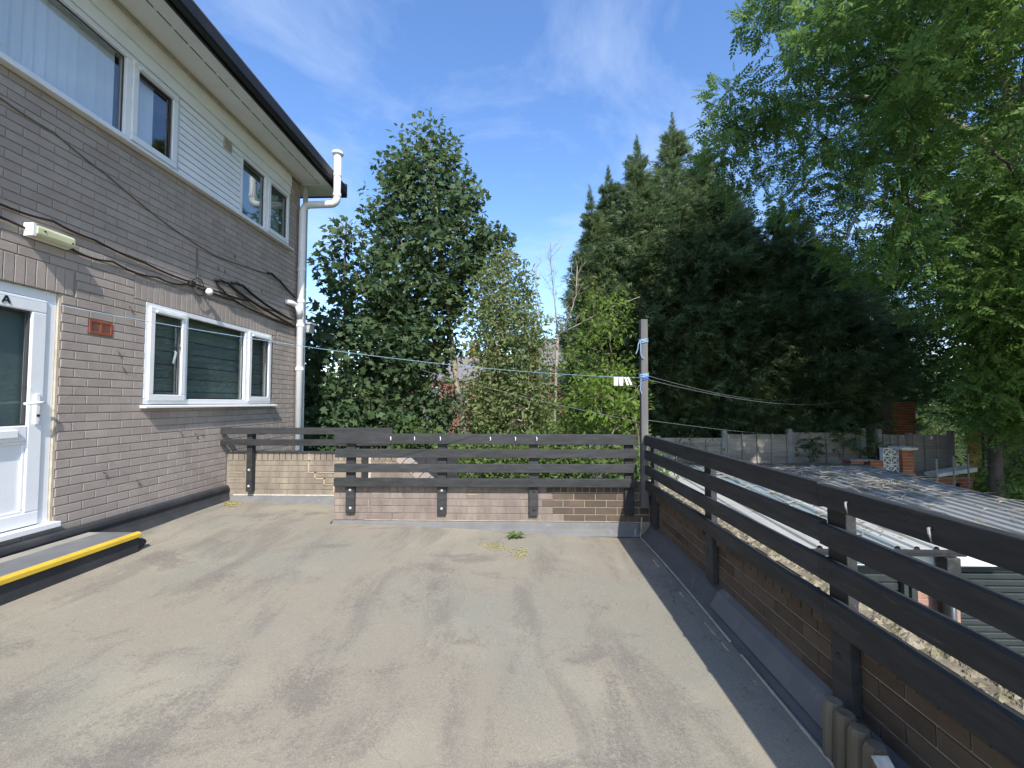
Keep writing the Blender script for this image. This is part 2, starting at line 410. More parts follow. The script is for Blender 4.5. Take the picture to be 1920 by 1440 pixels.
def link(o, parent=None):
    COL.objects.link(o)
    if parent is not None:
        o.parent = parent
        o.matrix_parent_inverse = Matrix.Translation(-WL.get(parent.name, Vector((0, 0, 0))))
    return o


def put(name, shape, m, parent=None, smooth=False, bevel=0., loc=None, rz=None):
    me = shape.mesh(name) if isinstance(shape, MB) else shape
    if not me.materials: me.materials.append(m)
    if smooth: me.polygons.foreach_set("use_smooth", [True] * len(me.polygons))
    o = bpy.data.objects.new(name, me)
    if loc is not None: o.location = loc
    if rz is not None: o.rotation_euler = (0, 0, rz)
    link(o, parent)
    if bevel:
        b = o.modifiers.new("bevel", 'BEVEL'); b.width = bevel; b.segments = 2; b.limit_method = 'ANGLE'
    return o


def thing(name, label, cat, loc, group=None):
    o = bpy.data.objects.new(name, None); o.empty_display_size = .1
    COL.objects.link(o); o.location = loc
    WL[o.name] = Vector(loc)
    o['label'], o['category'] = label, cat
    if group: o['group'] = group
    return o


def tag(o, label, cat, group=None):
    o['label'], o['category'] = label, cat
    if group: o['group'] = group
    return o


def kind(o, k): o['kind'] = k; return o


def copy_thing(root, loc, label, group=None):
    c = root.copy(); COL.objects.link(c); c.location = loc; c['label'] = label
    if group: c['group'] = group
    for ch in list(root.children):
        d = ch.copy(); COL.objects.link(d); d.parent = c; d.matrix_parent_inverse = ch.matrix_parent_inverse.copy()
        for g in list(ch.children):
            e = g.copy(); COL.objects.link(e); e.parent = d; e.matrix_parent_inverse = g.matrix_parent_inverse.copy()
    return c


def px(p):                                             # where a point lands in the 1920-wide frame (used to rank bricks by size)
    x, y, z = p[0], p[1], p[2] - CAMZ
    sy, cy, sp, cp = math.sin(YAW), math.cos(YAW), math.sin(PITCH), math.cos(PITCH)
    r = x * cy + y * sy; fwd = -x * sy + y * cy
    d = fwd * cp + z * sp; u = -fwd * sp + z * cp
    if d < .05: return None
    return 960 + FPX * r / d, 720 - FPX * u / d, d


BRICKS = {}
def brick_mesh(w, h, m):                               # chamfered brick face, proud of the wall by 8 mm, local -Y is outwards
    k = (round(w, 3), round(h, 3), m.name)
    if k not in BRICKS:
        a, b, c = w / 2 + .001, h / 2 + .001, .0025
        vs = [(-a, .012, -b), (a, .012, -b), (a, .012, b), (-a, .012, b),
              (-a, -.004, -b), (a, -.004, -b), (a, -.004, b), (-a, -.004, b),
              (-a + c, -.006, -b + c), (a - c, -.006, -b + c), (a - c, -.006, b - c), (-a + c, -.006, b - c)]
        fs = []
        for i in range(4):
            j = (i + 1) % 4
            fs += [(i, j, j + 4, i + 4), (i + 4, j + 4, j + 8, i + 8)]
        fs.append((8, 9, 10, 11))
        me = bpy.data.meshes.new("brick"); me.from_pydata(vs, [], fs); me.materials.append(m)
        BRICKS[k] = me
    return BRICKS[k]


def layout(u0, u1, z0, z1, holes=(), course=.075, pitch=.225, joint=.010, off=0.):
    out = []; k = 0; z = z0
    while z < z1 - .02:
        ze = min(z + course, z1)
        u = u0 - pitch - off + (pitch / 2 if k % 2 else 0)
        while u < u1:
            a, b = max(u, u0), min(u + pitch, u1)
            segs = [(a, b, z, ze)] if b - a > .03 else []
            for (ha, hb, hz0, hz1) in holes:
                nx = []
                for (p, q, s0, s1) in segs:
                    if q <= ha or p >= hb or s1 <= hz0 + .004 or s0 >= hz1 - .004: nx.append((p, q, s0, s1)); continue
                    if s0 < hz0 - .02: nx.append((max(p, ha), min(q, hb), s0, hz0))
                    if s1 > hz1 + .02: nx.append((max(p, ha), min(q, hb), hz1, s1))
                    if p < ha: nx.append((p, ha, s0, s1))
                    if q > hb: nx.append((hb, q, s0, s1))
                segs = nx
            out += [(p + joint / 2, q - joint / 2, s0 + joint / 2, s1 - joint / 2) for (p, q, s0, s1) in segs if q - p > .035 and s1 - s0 > .03]
            u += pitch
        z += course; k += 1
    return out


def lay_bricks(items, to_world, rz, parent, matf, join_mat=None, limit=300, joined_name='brickwork'):
    """items: (u0,u1,z0,z1); the largest in view become objects, the rest one joined part."""
    sc = []
    for it in items:
        c = to_world((it[0] + it[1]) / 2, (it[2] + it[3]) / 2)
        q = px(c)
        ok = q and -20 < q[0] < 1940 and -20 < q[1] < 1460
        sc.append((-(it[1] - it[0]) / q[2] if ok else 1 + (0 if not q else q[2] * 1e-3), it, c))
    sc.sort(key=lambda t: t[0])
    rest = MB()
    for i, (s, it, c) in enumerate(sc):
        w, h = it[1] - it[0], it[3] - it[2]
        jit = random.uniform(-.0018, .0018)
        if i < limit and s < 0:
            me = brick_mesh(round(w / .004) * .004, round(h / .004) * .004, matf(it))
            o = bpy.data.objects.new("brick", me)
            o.location = c; o.rotation_euler = (random.uniform(-.006, .006), jit * 3, rz + random.uniform(-.006, .006))
            link(o, parent)
        else:
            me = brick_mesh(round(w / .004) * .004, round(h / .004) * .004, matf(it))
            T = Matrix.Translation(c) @ Matrix.Rotation(rz, 4, 'Z')
            rest.add([T @ v.co for v in me.vertices], [tuple(p.vertices) for p in me.polygons])
    if rest.v and join_mat is not None:
        kind(put(joined_name, rest, join_mat, parent), 'stuff')


# ================================================================== GROUND
g = MB()
n = 40
xs = np.concatenate([np.linspace(-400, -30, 8), np.linspace(-25, 30, 34), np.linspace(40, 400, 8)])
ys = np.concatenate([np.linspace(-60, 5, 8), np.linspace(7, 40, 30), np.linspace(50, 700, 10)])
def gz(x, y):
    return -2.65 + 1.25 * min(max((y - 8.5) / 4, 0), 1) * min(max((x - 1) / 4, 0), 1) + .25 * min(max((y - 13) / 20, 0), 1)
for y in ys:
    for x in xs: g.v.append((x, y, gz(x, y)))
nx_ = len(xs)
for j in range(len(ys) - 1):
    for i in range(nx_ - 1):
        a = j * nx_ + i; g.f.append((a, a + 1, a + 1 + nx_, a + nx_))
kind(put('ground', g, M['soil'], smooth=True), 'structure')

# ================================================================== ROOF DECK (the terrace floor)
def deck_z(x, y):
    t = min(max((1.0 - x) / 4.4, 0), 1.1)
    s = min(max(y / 5.0, 0), 1)
    return .145 * t * (.45 + .55 * s) + .010 * math.sin(1.7 * x + .6) * math.sin(1.1 * y)
dk = MB()
gx = np.linspace(-3.79, 1.29, 45); gy = np.linspace(-2.0, 5.54, 64)
for y in gy:
    for x in gx: dk.v.append((x, y, deck_z(x, y)))
for j in range(len(gy) - 1):
    for i in range(len(gx) - 1):
        if gy[j] > 4.66 and gx[i + 1] > -2.0: continue
        a = j * len(gx) + i; dk.f.append((a, a + 1, a + 1 + len(gx), a + len(gx)))
kind(put('deck', dk, M['deck'], smooth=True), 'structure')

# ================================================================== THE HOUSE
HX = -3.80                                             # outer brick face
house = thing('house', 'two storey house with grey painted brick wall, white windows and deep white soffit', 'house', (-7, 2, -2.65))
WIN_L = (4.295, 6.505, 1.355, 2.385)                   # y0,y1,z0,z1 lower window
DOOR = (2.50, 3.49, .385, 2.262)
BAND = (-2.0, 6.92, 3.83, 5.07)                        # the band of windows and white boards under the eaves
wall = MB()
FX = HX - .0005
def wall_rect(y0, y1, z0, z1): wall.box(HX - .28, FX, y0, y1, z0, z1)
Y0, Y1, Z0, Z1 = -3.0, 7.25, -2.65, 5.065
wall_rect(Y0, DOOR[0], Z0, BAND[2]); wall_rect(DOOR[0], DOOR[1], Z0, DOOR[2]); wall_rect(DOOR[0], DOOR[1], DOOR[3], BAND[2])
wall_rect(DOOR[1], WIN_L[0], Z0, BAND[2]); wall_rect(WIN_L[0], WIN_L[1], Z0, WIN_L[2]); wall_rect(WIN_L[0], WIN_L[1], WIN_L[3], BAND[2])
wall_rect(WIN_L[1], Y1, Z0, BAND[2]); wall_rect(BAND[1], Y1, BAND[2], Z1); wall_rect(Y0, BAND[0], BAND[2], Z1)
wall.box(-10, HX - .28, Y1 - .28, Y1, Z0, Z1); wall.box(-10, HX - .28, Y0, Y0 + .28, Z0, Z1); wall.box(-10.28, -10, Y0, Y1, Z0, Z1)
wall.box(-10, HX - .28, Y0 + .28, Y1 - .28, 2.62, 2.9)
wall.box(-10, HX - .28, Y0 + .28, Y1 - .28, -.1, .1)
hw = put('wall', wall, M['mortar_paint'], house)
SOLD1 = (DOOR[0] - .15, 3.60, 2.262, 2.480)
SOLD2 = (4.16, 6.64, 2.385, 2.605)
holes = [(DOOR[0], DOOR[1], DOOR[2], DOOR[3]), (WIN_L[0], WIN_L[1], WIN_L[2] - .03, WIN_L[3]), SOLD1, SOLD2,
         (3.72, 3.945, 1.975, 2.10), (BAND[0], BAND[1], BAND[2] - .01, BAND[3])]
items = layout(-1.0, Y1, .305, 5.06, holes)
for (a, b, c, d) in (SOLD1, SOLD2):
    u = a
    while u < b - .03:
        items.append((u + .005, min(u + .0725, b) - .005, c + .005, d - .005)); u += .0725
lay_bricks(items, lambda u, z: Vector((HX, u, z)), R(90), hw, lambda it: M['brick_paint'], M['brick_paint_j'])
# gable end facing the garden, joined
gi = MB()
for it in layout(-10.2, HX - .02, .3, 5.05):
    me = brick_mesh(round((it[1] - it[0]) / .004) * .004, round((it[3] - it[2]) / .004) * .004, M['brick_paint'])
    T = Matrix.Translation(((it[0] + it[1]) / 2, Y1 + .002, (it[2] + it[3]) / 2)) @ Matrix.Rotation(math.pi, 4, 'Z')
    gi.add([T @ v.co for v in me.vertices], [tuple(p.vertices) for p in me.polygons])
kind(put('gable_brickwork', gi, M['brick_paint_j'], hw), 'stuff')


def frame_ring(mb, y0, y1, z0, z1, w, x0, x1):         # four bars, butted
    mb.box(x0, x1, y0, y1, z0, z0 + w); mb.box(x0, x1, y0, y1, z1 - w, z1)
    mb.box(x0, x1, y0, y0 + w, z0 + w, z1 - w); mb.box(x0, x1, y1 - w, y1, z0 + w, z1 - w)
    return mb


def window(y0, y1, z0, z1, mulls, openers, face, sill, handle=None, label=None, glass=None, roomcol=None):
    fr = frame_ring(MB(), y0, y1, z0, z1, .055, face - .07, face)
    edges = [y0 + .0275] + list(mulls) + [y1 - .0275]
    for m_ in mulls: fr.box(face - .07, face - .001, m_ - .035, m_ + .035, z0 + .055, z1 - .055)
    w = put('window', fr, M['upvc'], house, bevel=.006)
    if label: w['label'] = label
    for i in range(len(edges) - 1):
        a = edges[i] + (.0275 if i == 0 else .035); b = edges[i + 1] - (.0275 if i == len(edges) - 2 else .035)
        gx_ = face - .035
        if i in openers:
            put('sash', frame_ring(MB(), a - .018, b + .018, z0 + .037, z1 - .037, .062, face + .001, face + .022), M['upvc'], w, bevel=.007)
            put('trickle_vent', MB().box(face + .023, face + .036, a + .05, b - .05, z1 - .088, z1 - .066), M['upvc'], w)
            ga, gb, g0, g1 = a + .044, b - .044, z0 + .099, z1 - .099; gx_ = face - .012
        else:
            ga, gb, g0, g1 = a, b, z0 + .055, z1 - .055
        put('seal', frame_ring(MB(), ga, gb, g0, g1, .008, gx_ - .008, gx_ + .004), M['upvc_grey'], w)
        put('pane', MB().box(gx_ - .012, gx_ - .008, ga + .001, gb - .001, g0 + .001, g1 - .001), glass or M['glass'], w)
    if sill:
        put('sill', MB().prism([(face - .05, z0 - .004), (face + .065, z0 - .018), (face + .065, z0 - .040), (face - .05, z0 - .040)], y0 - .035, y1 + .09, 'y'), M['upvc'], w, bevel=.004)
    put('reveal', MB().box(face - .5, face - .495, y0 - .02, y1 + .02, z0 - .02, z1 + .02), roomcol or M['room'], w)
    return w

# lower window: opener, fixed light, opener
wl = window(*WIN_L, (4.83, 5.925), {0, 2}, HX + .004, True)
for k in range(13):
    z = WIN_L[2] + .07 + k * .073
    put('blind_slat', MB().box(HX - .135, HX - .125, WIN_L[0] + .06, WIN_L[1] - .06, z, z + (.072 if k % 2 else .064)), M['blind_dark'], wl)
hd = MB().tube([(HX + .045, 4.735, 1.80), (HX + .055, 4.735, 1.85), (HX + .055, 4.755, 1.92), (HX + .035, 4.765, 1.935)], .011, 6)
# (espagnolette handle seen through the pane, on the inside of the left opener)
hd.v = [(x - .10, y, z) for x, y, z in hd.v]
put('handle', hd, M['upvc'], wl)
# upper windows
BX = HX + .012
wu = window(-1.2, 4.62, 3.86, 4.725, (1.4, 4.02), {2}, BX, False, glass=M['glass_up'])
for k in range(62):
    y = -1.1 + k * .085 + random.uniform(-.004, .004)
    if y > 3.95: break
    T = Matrix.Translation((BX - .11, y, 0)) @ Matrix.Rotation(R(-9 + random.uniform(-3, 3)), 4, 'Z')
    put('blind_vane', MB().box(-.002, .002, -.047, .047, 3.93, 4.70, T), M['blind'], wu)
for k in range(4):
    T = Matrix.Translation((BX - .11, 4.10 + k * .085, 0)) @ Matrix.Rotation(R(-9), 4, 'Z')
    put('blind_vane', MB().box(-.002, .002, -.047, .047, 3.93, 4.66, T), M['blind'], wu)
wb = window(5.68, 6.905, 3.86, 4.725, (6.28,), {1}, BX, False, glass=M['glass_frost'])
put('roller_blind', MB().box(BX - .145, BX - .14, 5.74, 6.85, 3.90, 4.68), M['blind_roller'], wb)
pot = MB().tube([(BX - .085, 6.12, 4.22), (BX - .085, 6.12, 4.30), (BX - .085, 6.12, 4.36), (BX - .085, 6.12, 4.40), (BX - .085, 6.12, 4.50)], [.035, .042, .03, .022, .026], 10)
put('vase', pot, M['upvc'], wb, smooth=True)
# continuous sill, header boards and horizontal cladding between the windows
put('window_sill', MB().prism([(HX - .05, 3.862), (HX + .075, 3.848), (HX + .075, 3.826), (HX - .05, 3.826)], -1.9, 6.95, 'y'), M['upvc'], house, bevel=.004)
hb = put('header_panel', MB().box(HX - .06, HX + .002, -1.9, 6.92, 4.728, 5.066), M['white_board'], house)
put('header_board', MB().box(HX + .002, HX + .020, -1.9, 6.918, 4.732, 4.86), M['white_board'], hb, bevel=.004)
put('header_board', MB().box(HX + .002, HX + .036, -1.9, 6.918, 4.862, 5.064), M['soffit'], hb, bevel=.004)
cp = put('cladding_panel', MB().box(HX - .06, HX - .008, 4.625, 5.675, 3.862, 4.726), M['upvc_grey'], house)
nb = 11; ch = .862 / nb
for k in range(nb):
    z = 3.864 + k * ch
    put('cladding_board', MB().prism([(HX - .006, z), (HX + .018, z), (HX + .010, z + ch - .010), (HX - .006, z + ch - .006)], 4.63, 5.67, 'y'), M['white_board'], cp)
vc = put('vent_cover', MB().box(HX + .016, HX + .030, 5.325, 5.475, 4.58, 4.73), M['cream'], house, bevel=.004)
for k in range(5):
    put('vent_slat', MB().box(HX + .031, HX + .038, 5.34, 5.46, 4.60 + k * .024, 4.614 + k * .024), M['cream'], vc)
# soffit in two runs of boards with a dashed vent strip, black fascia and gutter
SZ = 5.07
so = put('soffit', MB().box(-3.79, -3.19, -2.5, 7.68, SZ + .012, SZ + .03), M['dark'], house)
y = -2.5; lens = [2.45, 2.6, 2.62, 2.51]
for L_ in lens:
    put('soffit_board', MB().box(-3.83, -3.482, y + .0015, y + L_ - .0015, SZ - .002, SZ + .010), M['soffit'], so)
    put('soffit_board', MB().box(-3.462, -3.305, y + .0015, y + L_ - .0015, SZ - .004, SZ + .010), M['soffit'], so)
    y += L_
y = -2.4
while y < 7.5:
    put('vent_bridge', MB().box(-3.483, -3.461, y, y + .035, SZ + .001, SZ + .009), M['soffit'], so); y += .21
put('wall_trim', MB().box(HX + .037, HX + .062, -2.4, 7.2, SZ - .035, SZ - .003), M['cream'], so)
put('fascia', MB().box(-3.300, -3.272, -2.5, 7.70, SZ - .02, SZ + .24).box(-10.7, -3.302, 7.675, 7.70, SZ - .02, SZ + .24), M['black'], house, bevel=.004)
gt = [(-3.270, SZ + .01), (-3.235, SZ - .012), (-3.205, SZ - .005), (-3.185, SZ + .03), (-3.178, SZ + .15), (-3.192, SZ + .15), (-3.2, SZ + .05), (-3.26, SZ + .03), (-3.262, SZ + .15), (-3.270, SZ + .15)]
put('gutter', MB().prism(gt, -2.5, 7.70, 'y'), M['black'], house)
rf = MB()
rf.add([(-3.25, -2.6, SZ + .25), (-3.25, 7.75, SZ + .25), (-7.0, 7.75, SZ + 1.7), (-7.0, -2.6, SZ + 1.7), (-10.7, -2.6, SZ + .25), (-10.7, 7.75, SZ + .25),
        (-3.25, -2.6, SZ + .20), (-3.25, 7.75, SZ + .20), (-7.0, 7.75, SZ + 1.65), (-7.0, -2.6, SZ + 1.65), (-10.7, -2.6, SZ + .20), (-10.7, 7.75, SZ + .20)],
       [(0, 1, 2, 3), (3, 2, 5, 4), (7, 6, 9, 8), (8, 9, 10, 11), (0, 6, 7, 1), (4, 5, 11, 10), (1, 7, 8, 2), (2, 8, 11, 5), (0, 3, 9, 6), (3, 4, 10, 9)])
put('roof', rf, M['slate'], house)
put('verge_board', MB().add([(-3.19, 7.702, SZ - .02), (-3.19, 7.702, SZ + .22), (-7, 7.702, SZ + 1.67), (-10.7, 7.702, SZ + .22), (-10.7, 7.702, SZ - .02),
                             (-3.19, 7.725, SZ - .02), (-3.19, 7.725, SZ + .22), (-7, 7.725, SZ + 1.67), (-10.7, 7.725, SZ + .22), (-10.7, 7.725, SZ - .02)],
                            [(0, 1, 2, 3, 4), (9, 8, 7, 6, 5), (0, 5, 6, 1), (1, 6, 7, 2), (2, 7, 8, 3), (3, 8, 9, 4), (4, 9, 5, 0)]), M['black'], house)
put('gable_soffit', MB().box(-10.7, -3.302, 7.26, 7.672, SZ - .012, SZ + .01), M['soffit'], house)
# felt upstand along the foot of the wall
put('flashing', MB().prism([(HX + .004, .325), (HX + .045, .340), (HX + .078, .325), (HX + .085, .285), (HX + .07, .245), (HX + .085, .2), (HX + .20, .02), (HX + .004, .02)], -2, 5.52, 'y'), M['black_felt'], house, smooth=False, bevel=.012)

# door: frame, leaf, glazing, panel, handle, letter plate, number
dr = put('door_frame', MB().box(HX - .09, HX - .022, DOOR[0], DOOR[0] + .065, DOOR[2] + .03, DOOR[3]).box(HX - .09, HX - .022, DOOR[1] - .085, DOOR[1] - .012, DOOR[2] + .03, DOOR[3])
         .box(HX - .09, HX - .022, DOOR[0] + .065, DOOR[1] - .085, DOOR[3] - .075, DOOR[3]), M['upvc'], house, bevel=.006)
put('threshold', MB().box(HX - .09, HX + .06, DOOR[0], DOOR[1] + .02, DOOR[2] - .01, DOOR[2] + .032), M['upvc'], dr, bevel=.004)
put('frame_sealant', MB().box(HX - .05, HX - .004, DOOR[1] - .012, DOOR[1] + .004, DOOR[2] + .03, DOOR[3]), M['cream'], dr)
LA, LB, LZ0, LZ1 = DOOR[0] + .07, DOOR[1] - .09, DOOR[2] + .04, DOOR[3] - .08
dl = MB()
frame_ring(dl, LA, LB, LZ0, LZ1, .105, HX - .075, HX - .010)
dl.box(HX - .075, HX - .010, LA + .105, LB - .105, 1.075, 1.195)
leaf = put('door', dl, M['upvc'], house, bevel=.008)
put('door_panel', MB().box(HX - .055, HX - .035, LA + .105, LB - .105, LZ0 + .105, 1.075), M['upvc'], leaf)
put('panel_moulding', frame_ring(MB(), LA + .105, LB - .105, LZ0 + .105, 1.075, .022, HX - .034, HX - .020), M['upvc'], leaf, bevel=.006)
put('glazing_seal', frame_ring(MB(), LA + .105, LB - .105, 1.195, LZ1 - .105, .014, HX - .05, HX - .028), M['upvc_grey'], leaf)
put('glass_pane', MB().box(HX - .052, HX - .047, LA + .106, LB - .106, 1.196, LZ1 - .106), M['glass'], leaf)
put('door_blind', MB().box(HX - .105, HX - .10, LA + .02, LB - .02, LZ0 + .1, LZ1 - .02), M['blind_dark'], leaf)
put('letter_plate', MB().box(HX - .009, HX + .012, LA + .25, LB - .18, 1.105, 1.165), M['upvc'], leaf, bevel=.006)
hp = put('handle', MB().box(HX - .009, HX + .008, LB - .07, LB - .035, 1.20, 1.44), M['upvc'], leaf, bevel=.006)
put('lever', MB().tube([(HX + .005, LB - .052, 1.37), (HX + .05, LB - .052, 1.37), (HX + .058, LB - .08, 1.368), (HX + .055, LB - .19, 1.36)], .011, 8), M['upvc'], hp, smooth=True)
put('lock_cylinder', MB().tube([(HX + .007, LB - .052, 1.27), (HX + .014, LB - .052, 1.27)], .011, 10), M['black'], hp)
# the letter A on the door head
ax, ay, az, ah = HX - .0085, LA + .545, LZ1 - .078, .056
A = MB()
def bar(p, q, w):
    d = (Vector((0, q[0] - p[0], q[1] - p[1]))).normalized(); s_ = Vector((0, -d.z, d.y)) * w / 2
    P_, Q_ = Vector((ax, p[0], p[1])), Vector((ax, q[0], q[1])); e = Vector((.003, 0, 0))
    A.add([P_ - s_, P_ + s_, Q_ + s_, Q_ - s_, P_ - s_ + e, P_ + s_ + e, Q_ + s_ + e, Q_ - s_ + e], [(0, 1, 2, 3), (7, 6, 5, 4), (0, 4, 5, 1), (1, 5, 6, 2), (2, 6, 7, 3), (3, 7, 4, 0)])
bar((ay - .024, az), (ay, az + ah), .012); bar((ay + .024, az), (ay, az + ah), .012); bar((ay - .014, az + .018), (ay + .014, az + .018), .010)
put('letter', A, M['black'], leaf)

# terracotta air brick
ab = put('air_brick', frame_ring(MB(), 3.725, 3.94, 1.978, 2.098, .018, HX - .02, HX + .012).box(HX - .02, HX + .010, 3.822, 3.842, 1.996, 2.08), M['terracotta'], house)
put('cavity', MB().box(HX - .022, HX - .018, 3.73, 3.935, 1.98, 2.095), M['dark'], ab)
for k in range(5):
    z = 1.996 + k * .0195
    put('louvre', MB().box(HX - .012, HX + .006, 3.744, 3.821, z, z + .007).box(HX - .012, HX + .006, 3.843, 3.922, z, z + .007), M['terracotta'], ab)

# soil pipe and rainwater pipe at the corner
PX_, PY_, PR = HX + .095, 7.165, .058
def arc(c, a, b, r, n_=5):                             # quarter bend from direction a to b around c
    return [c + a * r * math.cos(t) + b * r * math.sin(t) for t in np.linspace(0, math.pi / 2, n_)]
v = Vector
path = [v((PX_, PY_, .10)), v((PX_, PY_, 4.50))]
path += arc(v((PX_ + .12, PY_, 4.55)), v((-1, 0, 0)), v((0, 0, 1)), .12)
path += arc(v((-3.12 - .10, PY_ - .02, 4.77)), v((0, 0, -1)), v((1, 0, 0)), .10)
path += [v((-3.12, PY_ - .02, 5.52))]
sp_ = put('soil_pipe', MB().tube(path, PR, 14), M['pipe'], house, smooth=True)
put('vent_cowl', MB().tube([(-3.12, PY_ - .02, 5.50), (-3.12, PY_ - .02, 5.515), (-3.12, PY_ - .02, 5.55), (-3.12, PY_ - .02, 5.575)], [.066, .092, .092, .05], 14), M['pipe'], sp_, smooth=False)
for z in (1.9, 3.55, 2.62, 3.02): put('pipe_collar', MB().tube([(PX_, PY_, z), (PX_, PY_, z + .05)], PR + .008, 14), M['pipe'], sp_)
put('pipe_collar', MB().tube([(-3.12, PY_ - .02, 4.80), (-3.12, PY_ - .02, 4.85)], PR + .008, 14), M['pipe'], sp_)
put('pipe_collar', MB().tube([(-3.12, PY_ - .02, 5.14), (-3.12, PY_ - .02, 5.18)], PR + .008, 14), M['pipe'], sp_)
put('boss_pipe', MB().tube([(HX + .0, 6.86, 2.97), (HX + .045, 6.88, 2.97), (HX + .07, 6.95, 2.965), (HX + .09, 7.10, 2.94)], .042, 10), M['pipe'], sp_, smooth=True)
put('boss_branch', MB().tube([(PX_ + .02, 7.02, 2.945), (PX_ + .01, 7.10, 2.86), (PX_, 7.14, 2.76)], .05, 10), M['pipe'], sp_, smooth=True)
dp = put('rainwater_pipe', MB().box(HX + .035, HX + .100, 7.27, 7.335, 3.30, 5.05), M['pipe_grey'], house, bevel=.01)
put('lower_pipe', MB().box(HX + .035, HX + .100, 7.27, 7.335, 0, 3.295), M['pipe'], dp, bevel=.01)
iv = MB()
for (y_, z_, n_) in ((5.0, 1.02, 2), (4.78, 1.06, 1), (4.72, 2.0, 1), (4.0, 1.86, 1), (5.9, 1.02, 2), (4.25, .62, 1), (4.1, 2.3, 1), (4.05, 1.72, 1), (6.2, 3.0, 1), (5.6, 3.3, 1), (6.6, 1.15, 1), (3.9, .75, 1), (5.3, 3.05, 2), (5.9, 2.95, 1)):
    for q in range(n_):
        y0_ = y_ + q * .11; p_ = Vector((HX + .010, y0_, z_))
        iv.tube([p_, p_ + Vector((.004, .012 + random.uniform(-.01, .02), -.022)), p_ + Vector((.002, .018, -.048))], [.006, .008, .003], 5)
kind(put('ivy_stubs', iv, M['cable_painted'], house), 'stuff')
put('hopper', MB().prism([(HX + .0, 2.56), (HX + .15, 2.56), (HX + .17, 2.70), (HX - .02, 2.70)], 7.34, 7.50, 'y').prism([(HX - .04, 2.70), (HX + .19, 2.70), (HX + .19, 2.73), (HX - .04, 2.73)], 7.32, 7.52, 'y'), M['pipe_grey'], dp)

# bulkhead lamp
lamp = thing('wall_lamp', 'yellowed oblong bulkhead lamp on the grey brick wall above the door', 'wall lamp', (HX, 3.31, 2.70))
put('base', MB().box(HX + .008, HX + .045, 3.185, 3.50, 2.63, 2.735), M['upvc'], lamp, bevel=.006)
put('diffuser', MB().prism([(HX + .046, 2.632), (HX + .085, 2.640), (HX + .100, 2.655), (HX + .100, 2.710), (HX + .085, 2.725), (HX + .046, 2.733)], 3.205, 3.495, 'y'), M['diffuser'], lamp, bevel=.008)
put('end_cap', MB().box(HX + .046, HX + .094, 3.183, 3.204, 2.634, 2.731), M['upvc'], lamp)
put('screw', MB().tube([(HX + .100, 3.26, 2.69), (HX + .104, 3.26, 2.69)], .007, 8).tube([(HX + .100, 3.47, 2.67), (HX + .104, 3.47, 2.67)], .007, 8), M['black'], lamp)

def cable(name, pts, r, m, label, cat='cable', sag=0.):
    P_ = []
    for (a, b) in zip(pts[:-1], pts[1:]):
        for k in range(6):
            t = k / 6; q = Vector(a).lerp(Vector(b), t); q.z -= sag * 4 * t * (1 - t); P_.append(q)
    P_.append(Vector(pts[-1]))
    return tag(put(name, MB().tube(P_, r, 6), m, smooth=True), label, cat)
c0 = HX + .022
cable('cable', [(c0, 1.0, 2.80), (c0, 3.04, 2.80), (c0, 3.38, 2.825), (c0, 3.72, 2.80), (c0, 4.25, 2.76), (c0, 4.83, 2.735), (c0, 5.4, 2.745), (c0 + .01, 5.95, 2.765), (c0 + .02, 6.5, 2.74), (c0, 7.12, 2.72)], .010, M['cable'], 'upper black cable clipped above the lamp and across the wall', sag=.012)
cable('cable', [(c0, 1.0, 2.72), (c0, 3.02, 2.71), (c0, 3.19, 2.69)], .009, M['cable'], 'short black cable running into the near end of the lamp')
cable('cable', [(c0, 3.50, 2.66), (c0, 3.9, 2.665), (c0, 4.4, 2.66), (c0, 4.80, 2.70)], .009, M['cable'], 'black cable leaving the far end of the lamp', sag=.03)
cable('cable', [(HX + .014, 1.0, 3.58), (HX + .014, 3.01, 3.57), (HX + .014, 3.37, 3.545), (HX + .014, 3.84, 3.43), (HX + .014, 4.5, 3.26), (HX + .014, 5.23, 3.17), (HX + .014, 6.34, 3.27)], .006, M['cable_painted'], 'thin dark cable drooping across the shaded upper wall', sag=.01)
cable('cable', [(HX + .014, 4.94, 3.15), (HX + .02, 4.945, 3.0), (HX + .02, 4.96, 2.80)], .008, M['cable_painted'], 'short upright cable stub above the round sensor')
cable('cable', [(HX + .02, 5.24, 2.87), (HX + .05, 5.30, 2.885), (HX + .06, 5.42, 2.88), (HX + .06, 5.70, 2.80), (HX + .05, 6.36, 2.70), (HX + .03, 7.10, 2.63)], .019, M['cable'], 'thick black tube sloping down from a blunt end beyond the sensor', sag=.01)  # dark diagonal bar on the wall, origin unclear, built as a raised tube
cable('cable', [(HX + .02, 5.26, 2.86), (HX + .05, 5.33, 2.78), (HX + .05, 5.50, 2.73), (HX + .05, 5.78, 2.755)], .010, M['cable'], 'looped black cable hanging below the thick sloping tube', sag=.02)
cable('cable', [(HX + .02, 5.54, 2.92), (HX + .05, 5.60, 2.935), (HX + .06, 5.70, 2.925), (HX + .06, 6.23, 2.79), (HX + .04, 7.10, 2.70)], .019, M['cable'], 'second thick black tube with its blunt end nearer the pipe', sag=.01)  # another dark diagonal bar built as a tube
cable('cable', [(HX + .02, 6.32, 3.28), (HX + .05, 6.38, 3.285), (HX + .05, 6.6, 3.24), (HX + .03, 7.10, 3.10)], .016, M['cable'], 'topmost thick black tube running down to the soil pipe', sag=.01)  # uppermost dark diagonal bar, tube like the others
cable('cable', [(c0, 5.05, 2.70), (c0, 5.6, 2.70), (c0, 6.3, 2.64), (c0, 7.1, 2.60)], .009, M['cable'], 'lowest thin black cable just above the soldier bricks', sag=.012)
sn = thing('security_sensor', 'small white round sensor with black wires above the lower window', 'sensor', (HX, 5.0, 2.69))
ball = MB()
